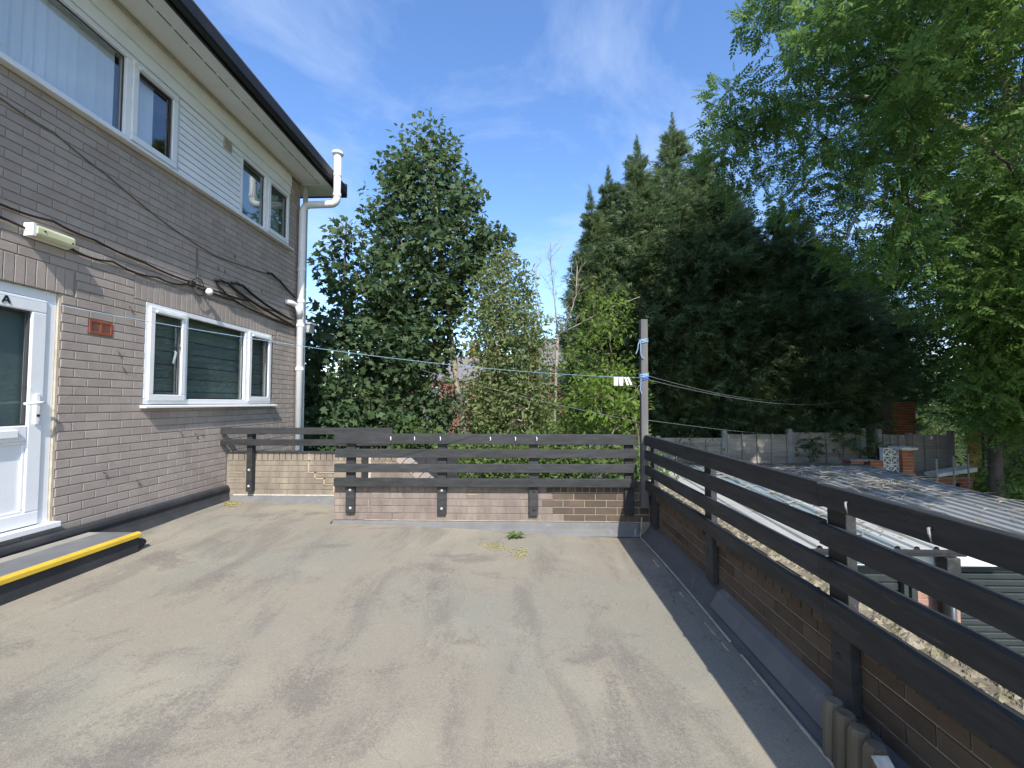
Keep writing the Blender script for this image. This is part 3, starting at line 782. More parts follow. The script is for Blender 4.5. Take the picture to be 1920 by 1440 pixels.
for i in range(7):
    a = math.pi * i / 6
    for k in range(10): ball.v.append((HX + .085 + .042 * math.sin(a) * math.cos(k * .6283), 5.06 + .042 * math.sin(a) * math.sin(k * .6283), 2.675 + .042 * math.cos(a)))
for i in range(6):
    for k in range(10): a = i * 10 + k; b = i * 10 + (k + 1) % 10; ball.f.append((a, b, b + 10, a + 10))
put('sensor_head', ball, M['upvc'], sn, smooth=True)
put('bracket', MB().tube([(HX + .005, 4.98, 2.70), (HX + .06, 5.02, 2.70), (HX + .07, 5.05, 2.69)], .014, 8), M['black'], sn)
put('junction_box', MB().box(HX + .008, HX + .05, 4.82, 4.90, 2.69, 2.75), M['black'], sn, bevel=.006)
put('wire_loop', MB().tube([(HX + .03, 4.86, 2.69), (HX + .05, 4.88, 2.62), (HX + .05, 4.95, 2.60), (HX + .05, 5.0, 2.62), (HX + .05, 5.04, 2.655)], .005, 6)
    .tube([(HX + .03, 4.86, 2.75), (HX + .05, 4.90, 2.80), (HX + .05, 4.98, 2.79), (HX + .04, 5.04, 2.72)], .005, 6), M['cable'], sn)

# step with yellow nosing below the door
st = thing('door_step', 'low black step with a yellow nosing strip below the door', 'step', (-3.45, 2.6, .1))
put('riser', MB().box(-3.30, -3.262, .9, 3.70, .075, .246), M['black_felt'], st)
put('body', MB().box(-3.60, -3.301, .9, 3.69, .06, .262), M['black_felt'], st)
put('tread', MB().box(-3.585, -3.292, .9, 3.70, .263, .274), M['tread'], st)
put('tread_edge', MB().box(-3.70, -3.586, .9, 3.70, .262, .272), M['tread_pale'], st)
put('nosing', MB().prism([(-3.292, .2745), (-3.288, .280), (-3.262, .279), (-3.246, .268), (-3.244, .238), (-3.260, .236), (-3.261, .262), (-3.292, .263)], .9, 3.71, 'y'), M['yellow'], st, bevel=.003)
put('bearer', MB().tube([(-3.33, 3.66, .165), (-3.33, 3.80, .160)], [.045, .042], 8).tube([(-3.33, 3.80, .160), (-3.32, 3.83, .158)], [.03, .02], 8), M['black_felt'], st)

# ================================================================== PARAPET WALLS
FY = 4.70                                              # brick face of the front wall
BARE_X = .42
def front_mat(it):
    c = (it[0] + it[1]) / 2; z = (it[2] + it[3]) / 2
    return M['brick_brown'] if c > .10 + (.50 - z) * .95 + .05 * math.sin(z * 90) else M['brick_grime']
fw = thing('parapet_wall', 'low dirty brick parapet between deck and stair, bare brown bricks at its right end', 'parapet wall', (-.4, 4.8, -2.65))
core = MB().box(-2.03, .30, FY, 4.905, -2.65, .52)
put('mortar', core, M['mortar_grime'], fw)
put('mortar_repointed', MB().box(.301, 1.299, FY + .001, 4.905, -2.65, .52), M['mortar_pale'], fw)
it = layout(-2.025, 1.292, .128, .428, off=.05)
lay_bricks(it, lambda u, z: Vector((u, FY, z)), 0, fw, front_mat, M['brick_brown'])
def coping(parent, u0, u1, z0, z1, d0, d1, along, matf):
    u = u0
    while u < u1 - .03:
        w = min(.075, u1 - u) - .010
        if along == 'x': b = MB().box(u + .005, u + .005 + w, d0 - .007 + random.uniform(-.002, .002), d1, z0 + .005, z1 + random.uniform(-.004, .004))
        else: b = MB().box(d0 + random.uniform(-.002, .002), d1, u + .005, u + .005 + w, z0 + .005, z1 + random.uniform(-.004, .004))
        put('coping_brick', b, matf(u + w / 2), parent); u += .075
coping(fw, -2.025, 1.292, .428, .530, FY, 4.915, 'x', lambda u: M['brick_brown'] if u > .25 else M['brick_grime'])
put('upstand', MB().prism([(4.600, .0), (4.618, .030), (4.655, .052), (4.675, .122), (4.698, .126), (4.698, .0)], -2.06, 1.19, 'x'), M['grey_felt'], fw, bevel=.01)
put('upstand_return', MB().prism([(-2.06, -.02), (-2.032, .09), (-2.032, .126), (-2.030, .126), (-2.030, -.02)], 4.62, 5.2, 'y'), M['grey_felt'], fw)
put('mortar_smear', MB().box(-1.62, -1.50, FY - .0092, FY - .004, .408, .414).box(-1.66, -1.655, FY - .0092, FY - .004, .27, .34).box(-.62, -.50, FY - .0092, FY - .004, .40, .406).box(-1.70, 1.0, FY - .006, FY - .003, .128, .136), M['mortar_pale'], fw)

BY = 5.55                                              # stair-side wall
bw = thing('parapet_wall', 'weathered brick wall beyond the stair with a pale stepped crack and sloping end', 'parapet wall', (-2.7, 5.6, -2.65))
sl = lambda x: .735 - max(0, x + 1.60) * .86
cr_ = MB().prism([(-3.78, -2.65), (2.2, -2.65), (2.2, sl(2.2) - .08), (-1.6, .655), (-1.6, .645), (-3.78, .645)], BY, BY + .21, 'y')
put('mortar', cr_, M['mortar_grime'], bw)
its = [q for q in layout(-3.775, 1.2, .05, .635, off=.11) if max(q[3], q[2]) < sl(q[1]) - .07]
lay_bricks(its, lambda u, z: Vector((u, BY, z)), 0, bw, lambda it: M['brick_grey'] if it[0] < -1.95 else M['brick_grime'], M['brick_paint_j'])
low = [q for q in layout(-3.775, 2.2, -1.45, .05, off=.11) if q[3] < sl(q[1]) - .07]
lay_bricks(low, lambda u, z: Vector((u, BY, z)), 0, bw, lambda it: M['brick_grime'], M['brick_paint_j'], limit=0)
coping(bw, -3.775, -1.6, .635, .737, BY, BY + .22, 'x', lambda u: M['brick_grey'])
sc_ = MB()
for k in range(40):
    x = -1.59 + k * .070
    T = Matrix.Translation((x + .03, 0, sl(x + .03) - .045)) @ Matrix.Rotation(math.atan(.86), 4, 'Y')
    sc_.box(-.042, .042, BY - .008, BY + .22, -.05, .05, T)
kind(put('sloping_coping', sc_, M['brick_paint_j'], bw), 'stuff')
put('downpipe_stub', MB().box(-1.955, -1.925, BY - .03, BY - .009, -.4, .70), M['flaky_white'], bw)
ck = MB()
for (x0, z0, x1, z1) in [(-2.72, .735, -2.72, .64), (-2.72, .64, -2.725, .50), (-2.735, .49, -2.64, .49), (-2.64, .49, -2.64, .42), (-2.645, .415, -2.52, .415), (-2.52, .415, -2.52, .345), (-2.525, .34, -2.40, .34), (-2.40, .34, -2.40, .25),
                         (-3.74, .49, -3.56, .49), (-3.74, .415, -3.56, .415), (-2.38, .415, -2.12, .415), (-2.6, .49, -2.40, .49), (-2.38, .56, -2.1, .56)]:
    w = .008 if x0 > -2.8 and z0 > .2 and x1 > -2.8 and not (z0 == z1 and x0 > -2.62) else .004
    ck.box(min(x0, x1) - w, max(x0, x1) + w, BY - .0135, BY - .004, min(z0, z1) - w, max(z0, z1) + w)
put('crack_filler', ck, M['mortar_pale'], bw)
put('upstand', MB().prism([(5.44, .10), (5.50, .175), (5.545, .205), (5.549, .205), (5.549, .0), (5.44, .0)], -3.70, -1.9, 'x'), M['grey_felt'], bw)
put('upstand_edge', MB().box(-3.68, -1.9, 5.535, 5.548, .203, .215), M['flaky_white'], bw)

RX = 1.30                                              # right wall
rw = thing('parapet_wall', 'long low brown brick parapet under the right railing, mossy on top', 'parapet wall', (1.38, 2, -2.65))
put('mortar', MB().box(RX, 1.51, -1.5, 4.905, -2.65, .52), M['mortar_dark'], rw)
it = layout(-1.5, 4.69, .128, .428, off=.17)
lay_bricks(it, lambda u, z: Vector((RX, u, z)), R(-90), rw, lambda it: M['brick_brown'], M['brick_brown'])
M['coping_dirt'] = mat('dirty_coping_brick', (.20, .17, .125), .95, (.10, .085, .065), 9, 6, .4, .7, (.33, .29, .20), 6, .52, .72, bump=.8, bscale=60, bdist=.008, rand='obj', rnd_amt=.15)
u = -1.5
while u < 4.86:
    x0 = RX - .040 if all(abs(u + .037 - q) > .095 for q in (4.42, 3.10, 1.84, .50)) else RX - .006
    put('coping_brick', MB().box(x0 + random.uniform(-.002, .002), 1.517, u + .005, u + .07, .433, .530 + random.uniform(-.004, .004)), M['brick_brown'], rw)
    u += .075
outer = [q for q in layout(-1.5, 4.9, -2.6, .428, off=.17)]
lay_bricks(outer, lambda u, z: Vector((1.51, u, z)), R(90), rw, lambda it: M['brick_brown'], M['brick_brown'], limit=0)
put('felt_upstand', MB().prism([(1.165, -.01), (1.180, .012), (1.215, .040), (1.265, .125), (1.298, .150), (1.298, -.01)], -1.5, 4.60, 'y'), M['grey_felt_dark'], rw, bevel=.008)
put('felt_patch', MB().prism([(1.210, .045), (1.262, .132), (1.292, .153), (1.294, .159), (1.256, .139), (1.204, .048)], 1.86, 2.98, 'y'), M['grey_felt'], rw)
tr_ = MB()
P_ = [Vector((1.172 + .006 * math.sin(3 * y) - (.012 if y < 2.55 else 0), y, .010)) for y in np.linspace(-1.4, 2.48, 22)]
tr_.tube(P_, .0075, 6)
P_ = [Vector((1.172 + .008 * math.sin(2.2 * y), y, .010)) for y in np.linspace(2.62, 4.58, 16)] + [Vector((1.18, 4.60, .03)), Vector((1.185, 4.595, .12)), Vector((1.19, 4.6, .2))]
tr_.tube(P_, .0075, 6)
put('felt_edge_strip', tr_, M['cream'], rw)
put('dirt_bed', MB().box(1.325, 1.512, -1.5, 4.86, .5345, .540), M['coping_dirt'], rw)
ms = MB()                                              # crust of moss along the outer half of the coping
for k in range(2600):
    y = rng.uniform(-.5, 4.8); x = 1.51 - abs(rng.normal(0, .075)); r = rng.uniform(.008, .026) * (1.25 if .8 < y < 3 else .8)
    z = .538
    ms.add([(x - r, y - r * .8, z), (x + r, y - r, z), (x + r * .9, y + r, z), (x - r, y + r * 1.1, z), (x + r * .1, y, z + r * rng.uniform(.5, 1.0))], [(0, 1, 4), (1, 2, 4), (2, 3, 4), (3, 0, 4)])
kind(put('moss', ms, M['moss'], rw), 'stuff')
fr_ = MB()                                             # crumbs of moss along the front arris, below the lowest rail
for k in range(260):
    y = rng.uniform(.4, 4.5); r = rng.uniform(.003, .010)
    if math.sin(y * 9) + .5 * math.sin(y * 23) < -.2: continue
    fr_.add([(RX - .044 - r * .5, y - r, .492), (RX - .041, y + r * 1.4, .492), (RX - .044 - r * .4, y, .492 + r * 1.2), (RX - .042, y, .492 - r * 1.2)], [(0, 1, 2), (1, 0, 3)])
kind(put('moss_crumbs', fr_, M['cream'], rw), 'stuff')

# ================================================================== RAILINGS
ZB = [(.495, .582), (.645, .733), (.797, .887), (.938, 1.045)]
def dome(c, nrm, r):
    n_ = Vector(nrm); return MB().tube([Vector(c), Vector(c) + n_ * r * .3, Vector(c) + n_ * r * .8], [r, r * .9, r * .35], 8)
fr = thing('railing', 'four bar black timber railing on the low brick parapet between deck and stair', 'railing', (-.4, 4.65, 0), 'black timber railings round the deck')
for x in (-1.84, -.87, .09, 1.08):
    put('post', MB().box(x - .047, x + .047, 4.652, 4.690, .205 + random.uniform(-.012, .008), .99), M['timber'], fr, bevel=.004)
    for z in (.45, .262):
        put('bolt', dome((x + random.uniform(-.004, .004), 4.652, z), (0, -1, 0), .017), M['steel'] if x < 0 else M['timber'], fr)
for i, (a, b) in enumerate(ZB):
    e = random.uniform(-.008, .008)
    bo = MB().box(-1.995 + e, 1.155 + e, 4.612, 4.651, a, b)
    bo.v = [(x, y, z + .004 * math.sin(x * 1.3 + i)) for x, y, z in bo.v]
    put('rail_board', bo, M['timber'], fr, bevel=.004)
hooks = [-1.40, -1.15, -.88, -.36, -.10, .12]
for x in hooks:
    put('hook', MB().tube([(x, 4.611, 1.012), (x, 4.598, 1.012), (x + .006, 4.590, .998), (x + .003, 4.592, .982), (x, 4.602, .976)], .0042, 6), M['upvc'], fr)
for i, (a, b) in enumerate(ZB):
    for x in (-1.84, -.87, .09, 1.08):
        put('nail', dome((x + random.uniform(-.012, .012), 4.6115, (a + b) / 2 + random.uniform(-.02, .02)), (0, -1, 0), .005), M['gutter'], fr)

br = thing('railing', 'two bar black timber railing on the far wall beside the house corner', 'railing', (-2.7, 5.5, 0), 'black timber railings round the deck')
for x in (-3.44, -1.99): 
    pb = MB().box(x - .035, x + .035, 5.462, 5.541, .26, 1.0)
    put('post', pb, M['timber'], br, bevel=.004)
    for z in (.53, .33): put('bolt', dome((x, 5.461, z), (0, -1, 0), .018), M['steel'], br)
put('rail_board', MB().box(-3.785, -1.63, 5.421, 5.461, .978, 1.06), M['timber'], br, bevel=.004)
put('rail_board', MB().box(-3.785, -1.66, 5.421, 5.461, .838, .915), M['timber'], br, bevel=.004)

rr = thing('railing', 'long four bar black timber railing running towards the camera on the right', 'railing', (1.2, 2.4, 0), 'black timber railings round the deck')
for y in (4.42, 3.10, 1.84, .50):
    put('post', MB().box(1.252, 1.292, y - .055, y + .055, .16, .985), M['timber_y'], rr, bevel=.004)
    put('bolt', dome((1.251, y + .01, .36), (-1, 0, 0), .012), M['timber'], rr)
SEAM = 1.885
for y in (4.42, 3.10, 1.84, .50):
    for (a, b) in ZB:
        for d_ in (-.02, .022): put('nail', dome((1.2145 if y > SEAM else 1.2075, y + d_ + random.uniform(-.008, .008), (a + b) / 2 + random.uniform(-.02, .02)), (-1, 0, 0), .005), M['gutter'], rr)
for i, (a, b) in enumerate(ZB):
    e = random.uniform(-.01, .01)
    put('rail_board', MB().box(1.215, 1.251, SEAM + .004 + e, 4.555, a, b - (.004 if i == 3 else 0)), M['timber_y'], rr, bevel=.004)
    a, b = ((.478, .588), (.648, .738), (.792, .876), (.948, 1.036))[i]
    nb_ = MB().box(1.208, 1.250, -.9, SEAM - .004 + e, a, b)
    nb_.v = [(x, y, z + (.003 if i % 2 else -.003) * (SEAM - y)) for x, y, z in nb_.v]
    put('rail_board', nb_, M['timber_y'], rr, bevel=.004)
for y, z in ((1.70, .985), (1.36, .985)):
    put('hook', MB().tube([(1.207, y + .012, z + .012), (1.195, y + .004, z + .012), (1.190, y - .004, z - .002), (1.198, y - .002, z - .026)], [.0042, .0042, .0036, .0015], 6), M['concrete'], rr)

# washing line post
wp = thing('clothes_post', 'tall weathered timber post at the corner of the railings, tied with blue rope', 'post', (1.218, 4.56, .05))
pm = MB().box(1.186, 1.256, 4.572, 4.642, .30, 2.23)
pm.v = [(x + .012 * (z - .3) / 1.9, y, z) for x, y, z in pm.v]
put('post', pm, M['old_wood'], wp, bevel=.004)
def wrap(z, h, r, turns, m, name):
    P_ = []
    for k in range(turns * 12 + 1):
        a = 2 * math.pi * k / 12; q = .040
        cx, cy = math.cos(a), math.sin(a); s_ = max(abs(cx), abs(cy))
        P_.append((1.228 + cx / s_ * q, 4.607 + cy / s_ * q, z + h * k / (turns * 12) + .006 * math.sin(a * 1.3)))
    put(name, MB().tube(P_, r, 6), m, wp)
wrap(1.985, .04, .007, 4, M['rope'], 'rope_wrap')
wrap(1.635, .03, .008, 4, M['rope'], 'rope_wrap')
wrap(1.605, .03, .006, 4, M['rope_blue'], 'rope_wrap')
put('rope_tail', MB().tube([(1.19, 4.57, 2.01), (1.165, 4.56, 1.97), (1.16, 4.56, 1.92), (1.14, 4.56, 1.87)], .005, 6)
    .tube([(1.192, 4.56, 2.0), (1.187, 4.555, 1.93), (1.19, 4.555, 1.86), (1.205, 4.555, 1.83), (1.222, 4.56, 1.825)], .005, 6)
    .tube([(1.19, 4.565, 1.62), (1.186, 4.56, 1.56), (1.182, 4.56, 1.50), (1.195, 4.56, 1.46)], .005, 6), M['rope'], wp)

# clothes lines
def line(a, b, sag, r, m, label):
    P_ = []
    for k in range(29):
        t = k / 28; q = Vector(a).lerp(Vector(b), t); q.z -= sag * 4 * t * (1 - t); P_.append(q)
    return tag(put('clothes_line', MB().tube(P_, r, 5), m, smooth=True), label, 'clothes line')
line((-3.72, 2.62, 2.14), (1.19, 4.57, 1.625), .125, .0023, M['rope'], 'blue clothes line stretched from the house to the corner post')
line((-1.30, 5.40, 1.78), (1.20, 4.60, 1.17), .03, .0016, M['rope_grey'], 'grey line sloping down to the corner post behind the pegs')
line((1.26, 4.60, 1.65), (7.6, 12.3, 1.52), .16, .002, M['rope_grey'], 'upper of the two grey lines from the corner post towards the trees')
line((1.26, 4.61, 1.61), (8.9, 12.3, 1.50), .22, .002, M['rope_grey'], 'lower of the two grey lines from the corner post towards the trees')
line((1.26, 4.60, 1.19), (6.9, 12.4, .50), .02, .002, M['rope_grey'], 'low grey line from the corner post to the panel fence')
pg0 = None
pegx = [(.900, -.08), (.926, .03), (.953, -.06), (.978, .05), (1.010, -.32), (1.040, -.42)]
for i, (x, tilt) in enumerate(pegx):
    if pg0 is None:
        pg0 = thing('clothes_peg', '', 'clothes peg', (x, 4.46, 1.615), 'white clothes pegs on the line')
        T = Matrix.Translation((x, 4.46, 1.615))
        put('peg_leg', MB().box(-.0095, .0095, -.012, -.003, -.075, .012, T), M['peg'], pg0, bevel=.002)
        put('peg_leg', MB().box(-.0095, .0095, .003, .012, -.075, .012, T), M['peg'], pg0, bevel=.002)
        put('spring', MB().tube([T @ Vector((0, -.013, -.03)), T @ Vector((0, .013, -.03))], .006, 6), M['steel'], pg0)
        pegs = [pg0]
    else:
        c = copy_thing(pg0, (x, 4.46 + .004 * i, 1.615), ''); c.rotation_euler = (0, tilt, .2 * tilt); pegs.append(c)
for p in pegs: p['label'] = 'white plastic clothes peg in the bunch hanging left of the corner post'

# round-topped log edging leaning on the right wall
lg = thing('log_edging', 'short row of weathered half-round log stakes standing against the right parapet', 'log edging', (1.17, 1.68, .02))
for i, y in enumerate((1.795, 1.725, 1.650, 1.572)):
    P_ = [(1.185 - .005 * i, y, .015), (1.192 - .005 * i, y, .205 + random.uniform(-.012, .010)), (1.193 - .005 * i, y, .222)]
    put('log', MB().tube(P_, [.036, .036, .028], 10), M['log'], lg)
put('end_stake', MB().prism([(1.515, .015), (1.44, .015), (1.44, .13), (1.465, .19), (1.515, .225)], 1.120, 1.175, 'x'), M['log'], lg, bevel=.004)
put('paint_edge', MB().add([(1.121, 1.517, .228), (1.121, 1.466, .194), (1.121, 1.438, .131), (1.174, 1.438, .131), (1.174, 1.466, .194), (1.174, 1.517, .228),
                            (1.121, 1.517, .222), (1.121, 1.468, .188), (1.121, 1.442, .127), (1.174, 1.442, .127), (1.174, 1.468, .188), (1.174, 1.517, .222)],
                           [(0, 1, 4, 5), (1, 2, 3, 4), (0, 6, 7, 1), (1, 7, 8, 2), (5, 4, 10, 11), (4, 3, 9, 10)]), M['flaky_white'], lg)

# ================================================================== GARAGES BESIDE THE DECK
GY0, GY1, GX0, GX1 = 4.92, 9.4, 2.62, 6.95
def rz_(y): return -.165 + .046 * (y - 4.9)
ga = thing('garage', 'low garage with debris strewn corrugated roof beyond the right railing', 'garage', (4.8, 7, -2.65))
put('wall', MB().box(GX0 + .1, GX1 - .1, 5.30, 5.40, -2.65, -.42).box(GX0 + .1, GX0 + .2, 5.40, 9.3, -2.65, -.4).box(GX1 - .2, GX1 - .1, 5.40, 9.3, -2.65, -.4).box(GX0 + .1, GX1 - .1, 9.2, 9.3, -2.65, -.4), M['brick_orange'], ga)
def sheet(x0, x1, m, dz=0.):
    prof = []; x = x0
    p = .2
    while x < x1 - 1e-4:
        for (dx_, h_) in ((0, 0), (.060, 0), (.072, .026), (.098, .034), (.124, .026), (.136, 0)):
            prof.append((x + dx_, h_))
        x += p
    prof.append((x1, 0))
    mb = MB(); k = len(prof)
    ny = 7
    for j in range(ny):
        y = GY0 - .07 + (GY1 - GY0 + .07) * j / (ny - 1)
        for (x, h_) in prof: mb.v.append((x, y, rz_(y) + h_ + dz))
    for j in range(ny):
        y = GY0 - .07 + (GY1 - GY0 + .07) * j / (ny - 1)
        for (x, h_) in prof: mb.v.append((x, y, rz_(y) + h_ - .006 + dz))
    o = ny * k
    for j in range(ny - 1):
        for i in range(k - 1):
            a = j * k + i
            mb.f.append((a, a + 1, a + 1 + k, a + k)); mb.f.append((o + a + k, o + a + 1 + k, o + a + 1, o + a))
    for i in range(k - 1):
        mb.f.append((i + 1, i, o + i, o + i + 1)); a = (ny - 1) * k + i; mb.f.append((a, a + 1, o + a + 1, o + a))
    return put('roof_sheet', mb, m, ga)
edges = [GX0, 3.42, 4.02, 4.82, 5.62, 6.42, 7.02]
for i, m_ in enumerate(('sheet_white', 'sheet_clear', 'sheet_white', 'sheet_grey', 'sheet_grey', 'sheet_grey')):
    sheet(edges[i] + (.004 if i else 0), edges[i + 1], M[m_], .002 * (i % 2))
put('ridge_strip', MB().box(GX0, 7.02, GY1 - .01, GY1 + .10, rz_(GY1) + .03, rz_(GY1) + .055), M['gutter'], ga)
put('verge_strip', MB().add([(7.0, GY0, rz_(GY0) + .045), (7.06, GY0, rz_(GY0) + .045), (7.06, GY1, rz_(GY1) + .045), (7.0, GY1, rz_(GY1) + .045),
                             (7.0, GY0, rz_(GY0) - .08), (7.06, GY0, rz_(GY0) - .08), (7.06, GY1, rz_(GY1) - .08), (7.0, GY1, rz_(GY1) - .08)],
                            [(0, 1, 2, 3), (7, 6, 5, 4), (0, 4, 5, 1), (1, 5, 6, 2), (2, 6, 7, 3), (3, 7, 4, 0)]), M['sheet_grey'], ga)
put('gutter', MB().prism([(4.86, -.175), (4.86, -.222), (4.80, -.230), (4.765, -.218), (4.755, -.175), (4.768, -.175), (4.775, -.21), (4.85, -.212), (4.852, -.175)], 2.55, 4.55, 'x'), M['gutter'], ga)
put('fascia_board', MB().box(2.55, 5.10, 4.90, 4.925, -.36, -.18), M['upvc'], ga)
put('fascia_board', MB().box(5.104, 7.0, 4.93, 4.95, -.36, -.18), M['upvc'], ga)
dpm = MB().tube([(4.40, 4.80, -.24), (4.40, 4.80, -.40), (4.385, 4.86, -.50), (4.385, 4.86, -2.6)], .052, 10)
put('downpipe', dpm, M['black'], ga, smooth=True)
put('gutter_outlet', MB().box(4.33, 4.47, 4.74, 4.87, -.40, -.226), M['gutter'], ga, bevel=.01)
put('grey_pipe', MB().tube([(4.495, 4.89, -.36), (4.495, 4.89, -2.6)], .040, 10), M['cladding'], ga, smooth=True)
pier = put('pier', MB().box(4.19, 4.64, 4.955, 5.30, -2.65, -.37), M['mortar_pale'], ga)
lay_bricks(layout(4.19, 4.64, -2.6, -.38), lambda u, z: Vector((u, 4.955, z)), 0, pier, lambda it: M['brick_pink'], M['brick_pink'])
put('door_jamb', MB().box(4.07, 4.12, 4.96, 5.06, -2.65, -.37).box(4.125, 4.188, 4.93, 5.03, -2.65, -.37), M['cladding'], ga, bevel=.005)
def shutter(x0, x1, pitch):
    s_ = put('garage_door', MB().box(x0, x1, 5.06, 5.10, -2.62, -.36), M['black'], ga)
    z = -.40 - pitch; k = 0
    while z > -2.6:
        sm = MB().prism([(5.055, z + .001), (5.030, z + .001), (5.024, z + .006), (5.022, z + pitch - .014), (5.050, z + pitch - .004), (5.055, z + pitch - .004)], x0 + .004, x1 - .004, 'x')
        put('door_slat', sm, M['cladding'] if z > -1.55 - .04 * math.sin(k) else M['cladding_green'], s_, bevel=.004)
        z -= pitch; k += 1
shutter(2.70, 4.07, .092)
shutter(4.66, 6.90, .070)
# debris on the roof
db = MB()
def stick(x, y, z, L_, r, a, t=.0):
    d = Vector((math.cos(a), math.sin(a), .046 * math.sin(a) + t)) * L_
    p = Vector((x, y, z)); db.tube([p, p + d * .5 + Vector((0, 0, r)), p + d], [r, r * .8, r * .4], 4)
for k in range(240):
    t = rng.beta(1.3, 1.1); y = 5.3 + 4.0 * t; x = rng.uniform(3.6, 6.95) if rng.random() < .85 else rng.uniform(2.7, 3.6)
    if rng.random() > .25 + .75 * t: continue
    stick(x, y, rz_(y) + .04, rng.uniform(.12, .55), rng.uniform(.003, .009), rng.uniform(-.5, .5) + (0 if rng.random() < .7 else 1.2))
stick(5.15, 6.9, rz_(6.9) + .03, .28, .012, 1.9, .35)
kind(put('roof_twigs', db, M['twig'], ga), 'stuff')
lf = MB()
for k in range(3000):
    t = rng.beta(1.5, 1.0); y = 5.0 + 4.35 * t
    x = rng.uniform(2.7, 7.0)
    if x < 3.6 and rng.random() > .35 * t: continue
    if math.sin(x * 2.3 + .9 * math.sin(y * 2)) * math.sin(y * 1.9 + x) < .25 - .5 * (t > .75) and rng.random() < .9: continue
    r = rng.uniform(.012, .034); a = rng.uniform(0, 6.28); z = rz_(y) + rng.uniform(.012, .048)
    c, s_ = math.cos(a) * r, math.sin(a) * r
    lf.add([(x - c * 1.5, y - s_ * 1.5, z), (x + s_ * .7, y - c * .7, z + .008), (x + c * 1.5, y + s_ * 1.5, z + .004), (x - s_ * .7, y + c * .7, z + .006)], [(0, 1, 2, 3)])
kind(put('roof_leaves', lf, M['litter_brown'], ga), 'stuff')

# ================================================================== GARDEN WALLS AND FENCES BEYOND THE GARAGE
fn = thing('panel_fence', 'grey lapped panel fence with concrete posts under the dark conifers', 'fence', (6.5, 12.5, -1.45))
posts = [(1.85, .34), (3.70, .39), (5.52, .54), (7.30, .59), (9.28, .60)]
for (x, z) in posts: put('post', MB().box(x - .055, x + .055, 12.44, 12.56, -1.6, z + .06), M['concrete'], fn)
for (x0, za), (x1, zb) in zip(posts[:-1], posts[1:]):
    zt = min(za, zb) - .02
    put('gravel_board', MB().box(x0 + .056, x1 - .056, 12.48, 12.53, -1.5, zt - 1.60), M['concrete'], fn)
    k = 0; z = zt - 1.60
    while z < zt - .05:
        w = random.uniform(.115, .15); b = MB().add(
            [(x0 + .06, 12.49, z), (x1 - .06, 12.49, z), (x1 - .06, 12.475, z + w), (x0 + .06, 12.475, z + w), (x0 + .06, 12.505, z), (x1 - .06, 12.505, z), (x1 - .06, 12.49, z + w), (x0 + .06, 12.49, z + w)],
            [(0, 1, 2, 3), (7, 6, 5, 4), (0, 4, 5, 1), (2, 6, 7, 3), (1, 5, 6, 2), (0, 3, 7, 4)])
        b.v = [(x, y - (.020 if q < 2 or q in (4, 5) else 0), zz + .010 * math.sin(x * 5 + k * 2) * (1 if q in (0, 1, 4, 5) else 0)) for q, (x, y, zz) in enumerate(b.v)]
        put('fence_board', b, M['fence_wood'], fn); z += w - .02; k += 1
    for t in (.0, .25, .5, .75, 1.0):
        x = x0 + .08 + (x1 - x0 - .16) * t
        put('batten', MB().box(x - .018, x + .018, 12.435, 12.462, zt - 1.58, zt), M['fence_wood'], fn)
f2 = thing('panel_fence', 'stepped weathered fence panels in sun beside the orange brick pillars', 'fence', (10, 11.6, -1.4))
for (x, y, z) in ((9.48, 12.2, .66), (10.02, 11.9, .58), (10.80, 11.6, .66), (11.35, 11.5, .82), (11.52, 11.5, .78), (12.5, 11.4, .62)):
    put('post', MB().box(x - .05, x + .05, y - .05, y + .05, -1.6, z), M['concrete'] if x < 10 else M['fence_wood'], f2)
def slant_panel(xa, ya, xb, yb, zt, zb):
    nbd = 7
    for k in range(nbd):
        z0 = zb + (zt - zb) * k / nbd; z1 = zb + (zt - zb) * (k + 1.08) / nbd
        put('fence_board', MB().add([(xa, ya - .02, z0), (xb, yb - .02, z0), (xb, yb, z1), (xa, ya, z1), (xa, ya + .02, z0), (xb, yb + .02, z0), (xb, yb + .02, z1), (xa, ya + .02, z1)],
            [(0, 1, 2, 3), (7, 6, 5, 4), (0, 4, 5, 1), (2, 6, 7, 3), (1, 5, 6, 2), (0, 3, 7, 4)]), M['fence_wood'], f2)
    for t in (.02, .34, .66, .98):
        x, y = xa + (xb - xa) * t, ya + (yb - ya) * t
        put('batten', MB().box(x - .016, x + .016, y - .055, y - .026, zb, zt), M['fence_wood'], f2)
slant_panel(9.54, 12.17, 9.98, 11.93, .50, -1.2); slant_panel(10.07, 11.88, 10.76, 11.62, .52, -1.3); slant_panel(11.58, 11.49, 12.45, 11.41, .45, -.55)
op = thing('orange_brick_house', 'sunlit corner of an orange brick house behind the fence', 'house', (11, 14, -1.2))
put('wall', MB().box(10.83, 11.50, 13.4, 14.6, -1.4, 1.38).box(10.2, 10.83, 13.6, 14.6, -1.4, .80), M['mortar_pale'], op)
bi = MB()
for (xa, xb, yy, zt) in ((10.83, 11.50, 13.4, 1.38), (10.2, 10.83, 13.6, .80)):
    for it in layout(xa, xb, -.2, zt):
        me = brick_mesh(round((it[1] - it[0]) / .004) * .004, round((it[3] - it[2]) / .004) * .004, M['brick_orange'])
        T = Matrix.Translation(((it[0] + it[1]) / 2, yy, (it[2] + it[3]) / 2)); bi.add([T @ q.co for q in me.vertices], [tuple(p.vertices) for p in me.polygons])
kind(put('brickwork', bi, M['brick_orange'], op), 'stuff')
